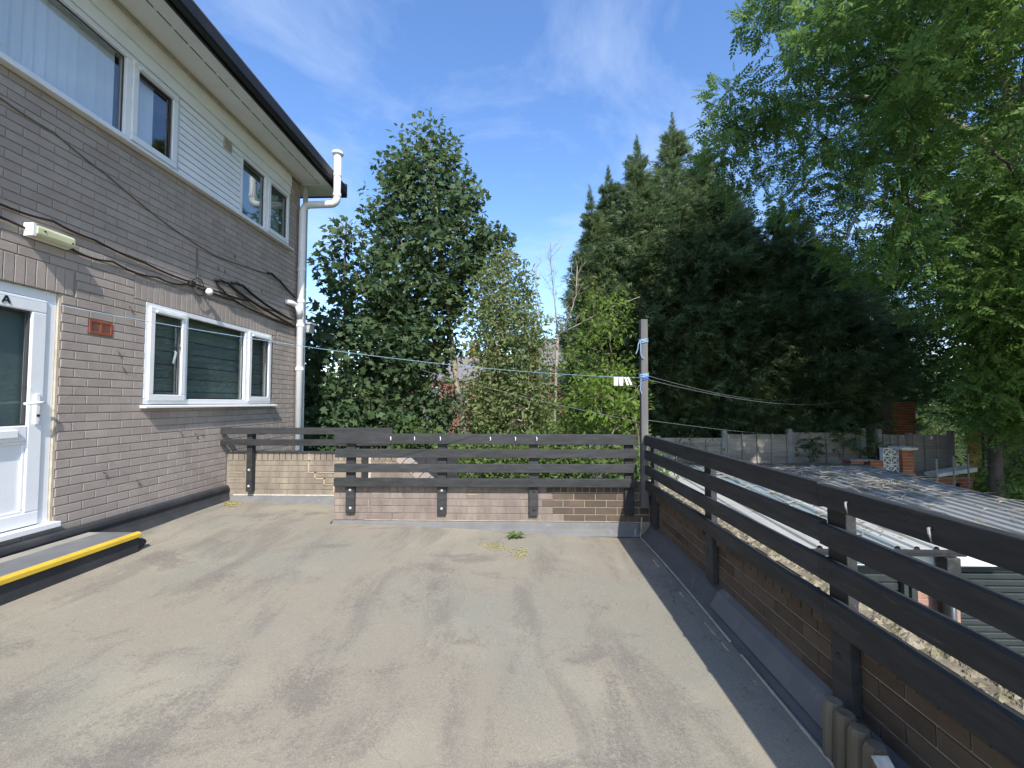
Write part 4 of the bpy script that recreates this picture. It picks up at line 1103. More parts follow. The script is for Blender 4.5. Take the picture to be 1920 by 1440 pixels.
def pillar(x0, x1, y0, y1, zt, label, cap=None, group='orange brick garden pillars'):
    t_ = thing('brick_pillar', label, 'brick pillar', ((x0 + x1) / 2, (y0 + y1) / 2, -1.4), group)
    put('shaft', MB().box(x0 + .008, x1 - .008, y0 + .008, y1, -1.6, zt), M['mortar_pale'], t_)
    bb = MB()
    for it in layout(x0, x1, -1.0, zt):
        me = brick_mesh(round((it[1] - it[0]) / .004) * .004, round((it[3] - it[2]) / .004) * .004, M['brick_orange'])
        T = Matrix.Translation(((it[0] + it[1]) / 2, y0 + .008, (it[2] + it[3]) / 2)); bb.add([T @ q.co for q in me.vertices], [tuple(p.vertices) for p in me.polygons])
    for it in layout(y0, y1, -1.0, zt):
        me = brick_mesh(round((it[1] - it[0]) / .004) * .004, round((it[3] - it[2]) / .004) * .004, M['brick_orange'])
        T = Matrix.Translation((x0 + .008, (it[0] + it[1]) / 2, (it[2] + it[3]) / 2)) @ Matrix.Rotation(R(-90), 4, 'Z'); bb.add([T @ q.co for q in me.vertices], [tuple(p.vertices) for p in me.polygons])
    kind(put('brickwork', bb, M['brick_orange'], t_), 'stuff')
    if cap: put('cap', MB().box(x0 - .05, x1 + .05, y0 - .05, y1 + .03, zt, zt + .05), M[cap], t_)
    return t_
pillar(7.52, 7.82, 10.5, 10.8, .02, 'short orange brick pillar furthest left beyond the garage roof', 'slate')
pillar(7.92, 8.22, 10.45, 10.75, .04, 'squat orange brick pillar left of the white screen blocks')
pillar(8.60, 8.86, 10.4, 10.7, .30, 'tall orange brick pillar with a pale cap right of the screen blocks', 'white_block')
pillar(8.36, 8.60, 10.05, 10.30, -.20, 'low orange brick pillar in front of the screen blocks')
sb_ = thing('screen_block_wall', 'white pierced screen block wall between two orange brick pillars', 'block wall', (8.4, 10.55, -1.4))
for i in range(1):
    for j in range(5):
        x0, z0 = 8.25 + i * .33, -.62 + j * .19
        bl = MB()
        for q in range(3): bl.box(x0 + q * .171, x0 + q * .171 + .018, 10.50, 10.60, z0, z0 + .186)
        for q in range(2):
            bl.box(x0 + q * .171 + .0181, x0 + q * .171 + .1709, 10.50, 10.60, z0, z0 + .018).box(x0 + q * .171 + .0181, x0 + q * .171 + .1709, 10.50, 10.60, z0 + .168, z0 + .1859)
            for t in (-1, 1):
                bl.box(-.012, .012, -.045, .045, -.10, .10, Matrix.Translation((x0 + .0945 + q * .171, 10.55 + .001 * t, z0 + .093)) @ Matrix.Rotation(R(45 * t), 4, 'Y'))
        put('screen_block', bl, M['white_block'], sb_)
put('backing', MB().box(8.24, 8.60, 10.62, 10.66, -1.6, .30), M['dark'], sb_)
lw = thing('garden_wall', 'low orange brick garden wall with white coping at the far right', 'garden wall', (9.9, 10.5, -1.4))
put('core', MB().box(9.45, 10.24, 10.51, 10.72, -1.6, -.34), M['mortar_pale'], lw)
gb = MB()
for it in layout(9.45, 10.24, -1.2, -.34, holes=[(9.80, 9.93, -.72, -.46)]):
    me = brick_mesh(round((it[1] - it[0]) / .004) * .004, round((it[3] - it[2]) / .004) * .004, M['brick_orange'])
    T = Matrix.Translation(((it[0] + it[1]) / 2, 10.51, (it[2] + it[3]) / 2)); gb.add([T @ q.co for q in me.vertices], [tuple(p.vertices) for p in me.polygons])
kind(put('brickwork', gb, M['brick_orange'], lw), 'stuff')
put('recess', MB().box(9.805, 9.925, 10.485, 10.508, -.715, -.465), M['dark'], lw)
put('coping', MB().add([(9.40, 10.45, -.33), (10.30, 10.45, -.20), (10.30, 10.78, -.20), (9.40, 10.78, -.33), (9.40, 10.45, -.26), (10.30, 10.45, -.10), (10.30, 10.78, -.10), (9.40, 10.78, -.26)],
    [(3, 2, 1, 0), (4, 5, 6, 7), (0, 1, 5, 4), (1, 2, 6, 5), (2, 3, 7, 6), (3, 0, 4, 7)]), M['white_block'], lw)
rails = thing('scaffold_poles', 'three thin upright poles in front of the low orange garden wall', 'poles', (9.7, 10.3, -1.4))
for x, zt in ((9.30, .10), (9.68, .16), (10.0, .22)): put('pole', MB().tube([(x, 10.35, -1.6), (x, 10.35, zt)], .022, 6), M['fence_wood'], rails)
fp = thing('flower_pot', 'terracotta flower pot hung on a fence post at the far right', 'flower pot', (10.45, 11.2, .60))
put('pot', MB().tube([(11.02, 11.3, .52), (11.02, 11.3, .66), (11.02, 11.3, .66), (11.02, 11.3, .71)], [.09, .14, .16, .16], 12), M['terracotta'], fp)
op2 = thing('plank', 'upright ochre plank leaning by the fence end at the far right', 'plank', (10.4, 10.7, -1.4))
put('plank', MB().box(10.62, 10.86, 10.95, 11.0, -1.5, .98), M['plank_yellow'], op2)
ds = thing('dark_infill', 'dark boarding added in the dark gap beside the sloping stair wall', 'timber panel', (-1.2, 6.3, -2.65))  # added dark boards, filling a dark gap of unknown nature
for k in range(6): put('board', MB().box(-1.85 + k * .15, -1.85 + k * .15 + .145, 6.28 + .006 * (k % 2), 6.32, -2.65, .70), M['timber'], ds)

# ================================================================== VEGETATION
def fast_mesh(name, V, loops, counts, m, parent=None):
    me = bpy.data.meshes.new(name)
    V = np.asarray(V, np.float32); loops = np.asarray(loops, np.int32); counts = np.asarray(counts, np.int32)
    me.vertices.add(len(V)); me.vertices.foreach_set("co", V.ravel())
    me.loops.add(len(loops)); me.loops.foreach_set("vertex_index", loops)
    me.polygons.add(len(counts))
    starts = np.zeros(len(counts), np.int32); starts[1:] = np.cumsum(counts)[:-1]
    me.polygons.foreach_set("loop_start", starts)
    me.update(calc_edges=True); me.materials.append(m)
    o = bpy.data.objects.new(name, me)
    return link(o, parent)


# leaf outlines: (verts in the leaf plane x=along, y=across, z=curl; faces)
T_LANCE = ([(0, 0, 0), (.45, -.22, .05), (1, 0, -.06), (.45, .22, .05)], [(0, 1, 2, 3)])
T_SYC = ([(0, 0, 0), (.12, -.42, .04), (.34, -.26, .05), (.58, -.50, -.02), (.62, -.2, .05), (1.0, 0, -.08), (.62, .2, .05), (.58, .50, -.02), (.34, .26, .05), (.12, .42, .04)],
         [(0, 1, 2), (0, 2, 3, 4), (0, 4, 5, 6), (0, 6, 7, 8), (0, 8, 9)])
def _ash():
    vs, fs = [], []
    def lf_(x, y, ang, L_, w):
        c, s_ = math.cos(ang), math.sin(ang); o = len(vs)
        for (a, b, z) in ((0, 0, 0), (.42, -w, .02), (1, 0, -.06), (.42, w, .02)):
            vs.append((x + (a * c * L_ - b * s_), y + (a * s_ * L_ + b * c), z * .8 - .10 * x * x)); 
        fs.append((o, o + 1, o + 2, o + 3))
    for i, x in enumerate((.22, .40, .58, .76)):
        L_ = .30 - .02 * i
        lf_(x, .0, R(58), L_, .082); lf_(x, .0, R(-58), L_, .082)
    lf_(.86, 0, 0, .28, .08)
    vs.append((0, -.008, 0)); vs.append((.9, 0, -.08)); vs.append((0, .008, 0)); o = len(vs) - 3; fs.append((o, o + 1, o + 2))
    return vs, fs
T_ASH = _ash()
def _spray():
    vs, fs = [], []
    for a, x, L_ in ((-50, .08, .55), (48, .16, .55), (-36, .36, .48), (34, .44, .46), (0, .0, 1.0)):
        c, s_ = math.cos(R(a)), math.sin(R(a)); o = len(vs); w = .10
        vs += [(x - s_ * w * .6, c * w * .6, 0), (x + L_ * c, L_ * s_, -.12), (x + s_ * w * .6, -c * w * .6, 0)]
        fs.append((o, o + 1, o + 2))
    return vs, fs
T_SPRAY = _spray()


def leaves(name, P, A, N, size, tpl, m, parent):
    """P centres, A axis, N normal (k,3); size (k,)"""
    tv = np.array(tpl[0], np.float32); k, nv = len(P), len(tv)
    A = A / (np.linalg.norm(A, axis=1, keepdims=True) + 1e-9)
    N = N - A * (N * A).sum(1, keepdims=True); N /= (np.linalg.norm(N, axis=1, keepdims=True) + 1e-9)
    B = np.cross(N, A)
    V = P[:, None, :] + size[:, None, None] * (tv[None, :, 0:1] * A[:, None, :] + tv[None, :, 1:2] * B[:, None, :] + tv[None, :, 2:3] * N[:, None, :])
    lp = np.concatenate([np.array(f) for f in tpl[1]]); cnt = np.array([len(f) for f in tpl[1]])
    loops = (lp[None, :] + (np.arange(k) * nv)[:, None]).ravel()
    return fast_mesh(name, V.reshape(-1, 3), loops, np.tile(cnt, k), m, parent)


def grow(trunk, r0, targets, tip=.006, arch=.18, seed=0):
    """skeleton joining every target to the nearest suitable node; returns MB of tapered limbs"""
    rg = np.random.default_rng(seed)
    pos, par = [], []
    for i, p in enumerate(trunk): pos.append(np.array(p, float)); par.append(i - 1)
    nt_ = len(pos)
    tr = np.array(trunk)
    d = np.array([np.min(np.linalg.norm(tr - t, axis=1)) for t in targets])
    for ti in np.argsort(d):
        t = targets[ti]; Pn = np.array(pos)
        dv = t - Pn; ds_ = np.linalg.norm(dv, axis=1)
        cost = ds_ + np.where(dv[:, 2] < .15 * ds_, (.15 * ds_ - dv[:, 2]) * 1.2, 0)
        cost[0] += 2
        j = int(np.argmin(cost)); a = Pn[j]; L_ = ds_[j]
        nseg = 2 if L_ < .6 else 3 if L_ < 1.5 else 5
        ctrl = a + (t - a) * .5 + np.array([0, 0, arch * L_]) * (1 if t[2] > a[2] - .2 * L_ else .4) + rg.normal(0, .06 * L_, 3)
        prev = j
        for s_ in range(1, nseg + 1):
            u = s_ / nseg; q = (1 - u) ** 2 * a + 2 * u * (1 - u) * ctrl + u * u * t
            if s_ < nseg: q = q + rg.normal(0, .025 * L_, 3)
            pos.append(q); par.append(prev); prev = len(pos) - 1
    load = np.zeros(len(pos)); 
    kids = np.zeros(len(pos), int)
    for i in range(len(pos)):
        if par[i] >= 0: kids[par[i]] += 1
    for i in range(len(pos) - 1, 0, -1):
        if kids[i] == 0: load[i] += 1
        load[par[i]] += load[i]
    rad = tip * np.maximum(load, 1) ** .5
    rad = np.minimum(rad, r0)
    for i in range(nt_): rad[i] = max(rad[i], r0 * (1 - .75 * i / max(nt_ - 1, 1)))
    mb = MB()
    for i in range(1, len(pos)):
        j = par[i]
        rj = rad[j] if (i < nt_ or j == 0 or par[j] >= 0) else rad[i]
        mb.tube([pos[j], pos[i]], [min(rad[j], rad[i] * 1.5), rad[i]], 6 if rad[i] > .03 else 4, caps=False)
    return mb


def in_poly(x, y, poly):
    c = False; n_ = len(poly)
    for i in range(n_):
        x0, y0 = poly[i]; x1, y1 = poly[i - 1]
        if (y0 > y) != (y1 > y) and x < (x1 - x0) * (y - y0) / (y1 - y0) + x0: c = not c
    return c


def clump_points(n_, prof, cy, depth, gap, seed):
    """clump centres in a crown given as (z, x_min, x_max) levels in metres; depth = half depth / half width"""
    rg = np.random.default_rng(seed)
    prof = sorted(prof); zs = np.array([p[0] for p in prof]); xl = np.array([p[1] for p in prof]); xr = np.array([p[2] for p in prof])
    out = []; tries = 0
    zz = np.linspace(zs[0], zs[-1], 200); wd = np.interp(zz, zs, xr - xl); cdf = np.cumsum(wd ** 1.5); cdf /= cdf[-1]
    while len(out) < n_ and tries < n_ * 60:
        tries += 1
        z = np.interp(rg.random(), cdf, zz)
        a, b = np.interp(z, zs, xl), np.interp(z, zs, xr)
        c, h = (a + b) / 2, (b - a) / 2
        th = rg.uniform(0, 2 * math.pi); rr_ = rg.uniform(.2, 1) ** .45
        p = np.array([c + h * rr_ * math.cos(th), cy + h * depth * rr_ * math.sin(th), z])
        if gap and out and min(np.linalg.norm(np.array(out[-160:]) - p, axis=1)) < gap: continue
        out.append(p)
    return np.array(out)


def leaf_cloud(clumps, per, spread, size, up, seed, droop=0., flat=.7):
    rg = np.random.default_rng(seed)
    k = len(clumps); idx = np.repeat(np.arange(k), per)
    sc = np.repeat(rg.uniform(.65, 1.3, k), per)
    off = rg.normal(0, 1, (len(idx), 3)); off *= (np.minimum(np.linalg.norm(off, axis=1), 1.7) / (np.linalg.norm(off, axis=1) + 1e-6))[:, None]
    off[:, 2] *= flat
    P = clumps[idx] + off * spread * sc[:, None]
    A = off * .7 + rg.normal(0, .6, off.shape); A[:, 2] -= droop
    N = rg.normal(0, .55, off.shape); N[:, 2] += up; N[:, 1] -= .30; N += off * .25
    return P, A, N, size * rg.uniform(.5, 1.4, len(idx))


def tree(name, label, cat, base, trunk, r0, clumps, per, spread, size, tpl, lm, bm, seed, group=None, up=.9, droop=.25, tip=.006, arch=.18, crown='crown'):
    t_ = thing(name, label, cat, base, group)
    put('trunk', grow(trunk, r0, clumps, tip, arch, seed), bm, t_, smooth=True)
    P, A, N, s_ = leaf_cloud(clumps, per, spread, size, up, seed + 1, droop)
    leaves(crown, P, A, N, s_, tpl, lm, t_)
    return t_

# --- two sycamores behind the house corner
prof = [(8.5, -2.62, -2.35), (8.1, -2.95, -2.12), (7.7, -3.1, -1.8), (7.0, -3.3, -1.45), (6.4, -3.5, -1.3), (6.0, -3.7, -1.15), (5.6, -3.55, -.78), (5.0, -3.75, -.82), (4.5, -3.9, -1.0), (4., -3.9, -1.4), (3.2, -3.9, -1.7), (2.1, -3.95, -1.95), (.6, -4, -1.9), (-.6, -3.9, -2.1)]
cl = clump_points(215, prof, 11.0, .85, .26, 3)
spurs = np.array([(-3.42, 11, 7.35), (-3.33, 11.1, 7.6), (-3.86, 10.9, 6.1), (-3.75, 11, 5.9), (-.72, 11, 5.6), (-.62, 11.1, 5.45), (-2.95, 11, 8.0), (-1.35, 11, 6.6)])
cl = np.vstack([cl, spurs])
tree('sycamore_tree', 'tallest broadleaf tree, dark green sycamore with a narrow pointed crown and pale trunk', 'tree', (-1.45, 11, -2.5),
     [(-1.42, 11, -2.6), (-1.46, 11, -.5), (-1.52, 11, .8), (-1.70, 11, 1.8), (-1.80, 11, 2.6), (-1.95, 11.05, 3.8), (-2.12, 11.1, 5.2), (-2.3, 11, 6.8), (-2.45, 11, 8.1)], .105, cl, 74, .28, .145, T_SYC, M['sycamore'], M['bark_pale'], 21)
prof = [(5.5, -4.0, -3.94), (5.2, -4.05, -3.85), (4.95, -4.2, -3.7), (4.5, -4.4, -3.45), (4.15, -4.5, -3.1), (3.65, -4.6, -2.75), (3.2, -5.0, -2.55), (2.0, -5.4, -2.5), (.8, -5.5, -2.45), (-.6, -5.3, -2.5)]
cl = clump_points(150, prof, 9.6, .7, .24, 5)
tree('sycamore_tree', 'lower bushy sycamore close against the house corner', 'tree', (-3.9, 9.6, -2.6),
     [(-3.7, 9.6, -2.65), (-3.75, 9.6, -.5), (-3.85, 9.6, 1.2), (-3.95, 9.6, 2.8), (-4.0, 9.6, 4.2), (-3.97, 9.6, 5.4)], .08, cl, 66, .26, .145, T_SYC, M['sycamore2'], M['bark'], 31)

# --- sparse yellow-green saplings in the gap
def sapling(label, pts, r0, prof, cy, nclump, per, seed, size=.115, m='birch', spread=.19, depth=.8):
    c_ = clump_points(nclump, prof, cy, depth, .14, seed)
    return tree('sapling', label, 'young tree', pts[0], pts, r0, c_, per, spread, size, T_LANCE, M[m], M['bark_pale'], seed, 'sparse saplings behind the front railing', up=.4, droop=.1, tip=.0062, arch=.25, crown='foliage')
sapling('thin yellowish sapling leaning right, next to the pale sycamore trunk', [(-.42, 9.8, -2.6), (-.55, 9.8, -.6), (-.72, 9.8, 1.2), (-.80, 9.8, 2.6), (-.84, 9.8, 3.6)], .028,
        [(4.1, -1.0, -.7), (3.6, -1.15, -.55), (2.8, -1.2, -.5), (1.8, -1.15, -.35), (.7, -1.2, -.3)], 9.8, 110, 36, 41)
sapling('tallest of the sparse yellowish saplings, with an upright pointed top', [(-.25, 10.2, -2.6), (-.30, 10.2, -.6), (-.42, 10.2, 1.6), (-.48, 10.2, 3.4), (-.47, 10.2, 4.9)], .034,
        [(5.05, -.58, -.40), (4.6, -.8, -.15), (4.2, -.95, .05), (3.6, -.95, .15), (2.8, -.8, .2), (1.6, -.8, .2), (.6, -.8, .2)], 10.2, 190, 40, 43)
sapling('short sparse sapling with several stems in front of the brick outbuilding', [(.10, 9.4, -2.6), (.06, 9.4, -.5), (-.02, 9.4, 1.2), (.10, 9.4, 2.6)], .024,
        [(3.3, 0, .25), (2.8, -.15, .35), (2.0, -.25, .45), (1.2, -.4, .5), (.3, -.5, .55)], 9.4, 130, 36, 45)

# --- bare pale stem with twiggy top
bt = thing('bare_tree', 'half bare tree with a pale forked stem and leafless twigs', 'tree', (.62, 9.6, -2.6))
bm_ = MB()
def limb(pts, r0, r1, nt_=0, seed=0, L_=.5):
    rg = np.random.default_rng(seed); k = len(pts)
    bm_.tube(pts, [r0 + (r1 - r0) * i / (k - 1) for i in range(k)], 6)
    for q in range(nt_):
        i = rg.integers(1, k); t = rg.random()
        p = Vector(pts[i - 1]).lerp(Vector(pts[i]), t); d = Vector(rg.normal(0, .5, 3)); d.z = abs(d.z) + .45; d = d.normalized() * L_ * rg.uniform(.5, 1.2)
        mid = p + d * .5 + Vector(rg.normal(0, .04, 3)); bm_.tube([p, mid, p + d], [r1 * .8, r1 * .55, .002], 4)
        for w in range(2):
            e = Vector(rg.normal(0, .5, 3)); e.z = abs(e.z) + .3; e = e.normalized() * L_ * .4
            bm_.tube([mid, mid + e], [.004, .0018], 4)
limb([(.60, 9.6, -2.6), (.62, 9.6, -.5), (.64, 9.6, 1.0), (.68, 9.6, 2.1), (.72, 9.6, 2.85)], .042, .030)
limb([(.72, 9.6, 2.85), (.98, 9.6, 3.25), (1.12, 9.6, 3.7), (1.15, 9.6, 4.35)], .022, .008, 14, 1, .5)
limb([(.72, 9.6, 2.85), (1.15, 9.55, 3.05), (1.8, 9.5, 3.4), (2.45, 9.4, 3.62)], .020, .006, 10, 2, .45)
limb([(.72, 9.6, 2.85), (.66, 9.7, 3.6), (.60, 9.7, 4.2), (.55, 9.7, 4.75)], .018, .005, 26, 3, .55)
limb([(.68, 9.6, 2.1), (.40, 9.7, 2.9), (.28, 9.7, 3.7), (.22, 9.7, 4.4)], .014, .005, 16, 4, .5)
limb([(.66, 9.6, 1.9), (1.0, 9.5, 2.25), (1.5, 9.4, 2.3), (1.75, 9.4, 1.9)], .012, .004, 8, 5, .35)
limb([(1.3, 8.2, -2.6), (1.35, 8.2, .2), (1.75, 8.2, 1.15), (2.15, 8.2, 1.75)], .016, .005, 8, 6, .35)
limb([(1.5, 8.2, .75), (1.9, 8.2, 1.05), (2.1, 8.2, .95)], .008, .003, 4, 7, .25)
put('stem', bm_, M['twig'], bt, smooth=True)
c_ = clump_points(30, [(3.9, .9, 1.3), (3.4, .8, 1.8), (2.6, .7, 1.9), (1.6, .5, 1.5)], 9.5, .5, .12, 9)
leaves('foliage', *leaf_cloud(c_, 14, .13, .08, .5, 12), T_LANCE, M['lime'], bt)

# --- bright leafy shrubs
def shrub(label, base, prof, cy, n_, per, size, m, seed, spread=.17, depth=.9, group='shrubs below the railings', name='shrub', tpl=T_LANCE, r0=.03, gap=.13, up=.8, bark='bark'):
    c_ = clump_points(n_, prof, cy, depth, gap, seed)
    b = Vector(base); h = max(p[0] for p in prof)
    tk = [tuple(b), (b.x + .05, b.y, b.z + (h - b.z) * .4), (b.x - .03, b.y, b.z + (h - b.z) * .75)]
    return tree(name, label, 'shrub', base, tk, r0, c_, per, spread, size, tpl, M[m], M[bark], seed, group, up=up, droop=.15, tip=.005, crown='foliage')
shrub('bright lime green shrub reaching highest left of the corner post', (1.7, 9.0, -2.5), [(3.75, 1.45, 1.75), (3.45, 1.2, 2.3), (3.0, 1.1, 2.35), (2.6, 1.0, 2.0), (2.1, .9, 2.0), (1.4, .8, 2.2), (.6, .7, 2.3)], 9.0, 85, 26, .105, 'lime', 51)
shrub('bright lime green leafy bough right behind the pegs and corner post', (2.1, 8.2, -2.6), [(1.95, 1.25, 1.9), (1.7, 1.0, 2.15), (1.4, .95, 2.2), (1.1, 1.1, 2.0)], 8.2, 38, 24, .11, 'lime', 53)
shrub('low sunlit green bush behind the left half of the railing', (-.95, 8.4, -2.6), [(.70, -1.5, -.4), (.4, -1.7, -.1), (-.3, -1.8, 0), (-1.4, -1.8, .1)], 8.3, 150, 46, .10, 'hedge', 55)
shrub('low sunlit green bush behind the middle of the railing', (.35, 8.0, -2.6), [(.72, -.2, .7), (.45, -.5, 1.0), (-.3, -.6, 1.1), (-1.4, -.6, 1.1)], 8.0, 150, 46, .095, 'hedge', 57)
shrub('low sunlit green bush behind the right end of the front railing', (1.5, 7.9, -2.6), [(.78, 1.0, 2.0), (.5, .8, 2.4), (-.3, .6, 2.6), (-1.4, .6, 2.6)], 7.9, 170, 46, .10, 'hedge', 59)
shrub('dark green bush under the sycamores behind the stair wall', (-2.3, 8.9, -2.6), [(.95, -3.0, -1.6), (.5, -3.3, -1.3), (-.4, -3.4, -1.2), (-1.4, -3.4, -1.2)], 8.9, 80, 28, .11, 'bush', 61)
shrub('pale creeper sprays poking up in front of the panel fence', (4.6, 11.6, -1.4), [(.62, 4.4, 4.7), (.45, 4.2, 5.2), (.15, 4.0, 5.4), (-.4, 3.8, 5.5)], 11.8, 16, 12, .09, 'hedge', 63, spread=.10)
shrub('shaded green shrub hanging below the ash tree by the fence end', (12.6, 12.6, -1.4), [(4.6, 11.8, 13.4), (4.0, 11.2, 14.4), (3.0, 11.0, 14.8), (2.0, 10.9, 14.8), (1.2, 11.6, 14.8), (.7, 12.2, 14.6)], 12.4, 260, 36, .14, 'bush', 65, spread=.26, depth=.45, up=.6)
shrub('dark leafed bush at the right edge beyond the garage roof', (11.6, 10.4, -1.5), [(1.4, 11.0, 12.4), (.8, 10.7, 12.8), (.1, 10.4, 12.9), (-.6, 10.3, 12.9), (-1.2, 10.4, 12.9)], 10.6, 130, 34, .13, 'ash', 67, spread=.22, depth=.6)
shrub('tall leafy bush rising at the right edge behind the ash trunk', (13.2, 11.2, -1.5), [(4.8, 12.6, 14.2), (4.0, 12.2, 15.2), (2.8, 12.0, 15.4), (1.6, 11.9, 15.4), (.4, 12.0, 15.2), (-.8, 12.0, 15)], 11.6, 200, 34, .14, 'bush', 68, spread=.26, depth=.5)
shrub('broad mid green bush closing the gap behind the ochre plank', (15.4, 17.0, -1.2), [(2.4, 14.6, 16.4), (1.6, 13.8, 17.2), (.4, 13.5, 17.6), (-.9, 13.5, 17.6)], 17.0, 150, 34, .16, 'bush', 78, spread=.3, depth=.5)
shrub('low shaded bush at the foot of the ash trunk', (10.4, 9.3, -1.6), [(.0, 9.9, 10.8), (-.5, 9.7, 11.2), (-1.0, 9.5, 11.4)], 9.4, 36, 24, .12, 'ash', 69, spread=.2)
for (lb, x, y, sd) in (('dark round shrub in the middle distance behind the pale sycamore trunk', -2.2, 16.0, 73), ('mid green shrub in the middle distance left of the brick outbuilding', -.9, 17.5, 74),
                       ('mid green shrub in the middle distance right of the brick outbuilding', 1.7, 16.5, 75), ('dark shrub in the middle distance under the bare tree', .8, 14.0, 76)):
    tz = {73: 2.3, 74: 2.2, 75: 3.0, 76: 1.5}[sd]
    shrub(lb, (x, y, -2.5), [(tz, x - .4, x + .5), (tz - .6, x - 1.0, x + 1.0), (tz - 1.8, x - 1.3, x + 1.3), (-.8, x - 1.4, x + 1.3)], y, 130, 34, .14, 'bush' if sd != 74 else 'far_leaf', sd, spread=.25, group='shrubs in the middle distance', gap=.2)
yb = shrub('small bright yellow flowering bush in the middle distance', (.10, 12.0, -2.5), [(2.3, -.15, .0), (1.9, -.22, .22), (1.5, -.2, .3), (1.2, -.1, .32)], 12.0, 12, 16, .10, 'yellow_leaf', 71, spread=.10)

# --- conifers
def conifer(label, x, y, ztop, r_, zb, seed, lean=0., expo=.72, nb_=None):
    rg = np.random.default_rng(seed)
    z_g = gz(x, y)
    t_ = thing('conifer_tree', label, 'conifer', (x, y, z_g), 'tall dark conifers behind the panel fence')
    put('trunk', MB().tube([(x, y, z_g - .1), (x, y, 2.5), (x + lean * .5, y, ztop * .7), (x + lean, y, ztop - .1)], [.17, .14, .07, .012], 8), M['bark_dark'], t_, smooth=True)
    H = ztop - zb
    def rad(z):
        t = np.clip((ztop - z) / H, 0, 1)
        return r_ * np.minimum(.012 + t * 1.75, 1.0)
    n_ = nb_ or int(34 * H)
    z = ztop - .75 - (H - .75) * rg.random(n_) ** .9; az = rg.uniform(0, 2 * math.pi, n_)
    L_ = rad(z) * rg.uniform(.68, 1.25, n_) + .06
    lift = rg.uniform(.05, .55, n_) + .5 * np.exp(-(ztop - z) / .8)
    per = 58
    bi_ = np.repeat(np.arange(n_), per)
    u = rg.uniform(.40, 1.0, len(bi_)) ** .7
    cx = x + lean * np.clip((z - zb) / H, 0, 1)
    dirx, diry = np.cos(az)[bi_], np.sin(az)[bi_]
    wob = rg.normal(0, .12, (len(bi_), 3)) * (0.12 + np.minimum(L_[bi_], 1.2))[:, None]
    P = np.stack([cx[bi_] + dirx * L_[bi_] * u, y + diry * L_[bi_] * u, z[bi_] + lift[bi_] * L_[bi_] * (u - .55) * .8], 1) + wob
    A = np.stack([dirx, diry, lift[bi_] * .7], 1) + rg.normal(0, .45, (len(bi_), 3))
    A[:, 2] += np.where(ztop - z[bi_] < 1.3, .7, -.05)
    N = rg.normal(0, .5, (len(bi_), 3)); N[:, 2] += .75
    s_ = np.clip(.09 + .20 * L_[bi_], .11, .34) * rg.uniform(.7, 1.25, len(bi_))
    k_ = 330; dz_ = 2.1 * rg.random(k_) ** .8; a_ = rg.uniform(0, 6.283, k_)   # feathery leader
    q_ = .035 + .14 * dz_
    P = np.vstack([P, np.stack([x + lean * (1 - dz_ / H) + np.cos(a_) * q_ * .25, y + np.sin(a_) * q_ * .25, ztop + .12 - dz_], 1)])
    A = np.vstack([A, np.stack([np.cos(a_), np.sin(a_), .55 + 3.0 * np.exp(-dz_ / .35)], 1)])
    N = np.vstack([N, rg.normal(0, .4, (k_, 3)) + [0, -.2, .8]])
    s_ = np.concatenate([s_, (.04 + q_) * rg.uniform(.8, 1.6, k_)])
    leaves('crown', P, A, N, s_, T_SPRAY, M['conifer'], t_)
    co = MB(); m_ = 14; lv = 16                         # dead inner branch mass
    for i in range(lv + 1):
        zz = zb + (ztop - 1.2 - zb) * i / lv
        for k in range(m_):
            rr_ = float(rad(zz)) * .42 * rg.uniform(.75, 1.15) + .01
            a = 2 * math.pi * k / m_; co.v.append((x + lean * (zz - zb) / H + rr_ * math.cos(a), y + rr_ * math.sin(a), zz))
    for i in range(lv):
        for k in range(m_): a = i * m_ + k; b = i * m_ + (k + 1) % m_; co.f.append((a, b, b + m_, a + m_))
    put('inner_branches', co, M['conifer'], t_)
    return t_
CON = [('narrow dark conifer spire at the left edge of the conifer row', 2.85, 14.6, 8.55, 1.05, -.6, -.70),
       ('second conifer from the left, with a slim pale tip', 3.35, 15.4, 9.65, 1.5, -.6, -.40),
       ('third conifer from the left, tip just below the tallest', 4.05, 14.8, 10.35, 1.7, -.6, -.25),
       ('tallest conifer with a feathery pointed tip', 5.15, 15.2, 11.35, 1.95, -.6, 0),
       ('conifer just right of the tallest one, with a short pointed tip', 6.15, 14.9, 10.45, 1.95, -.6, 0),
       ('broad dark conifer right of the pointed tips', 7.2, 15.3, 9.2, 2.1, -.5, -.3),
       ('round shouldered dark conifer in front, right of the middle of the row', 8.55, 14.7, 8.3, 2.15, -.4, 0),
       ('deeply shaded conifer second from the right end of the row', 10.1, 15.6, 7.6, 2.1, .2, 0),
       ('last shaded conifer at the right end of the row', 11.7, 16.2, 6.9, 2.0, 1.2, 0)]
for i, (lb, x, y, zt, r_, zb, ln) in enumerate(CON): conifer(lb, x, y, zt, r_, zb, 80 + i, ln)

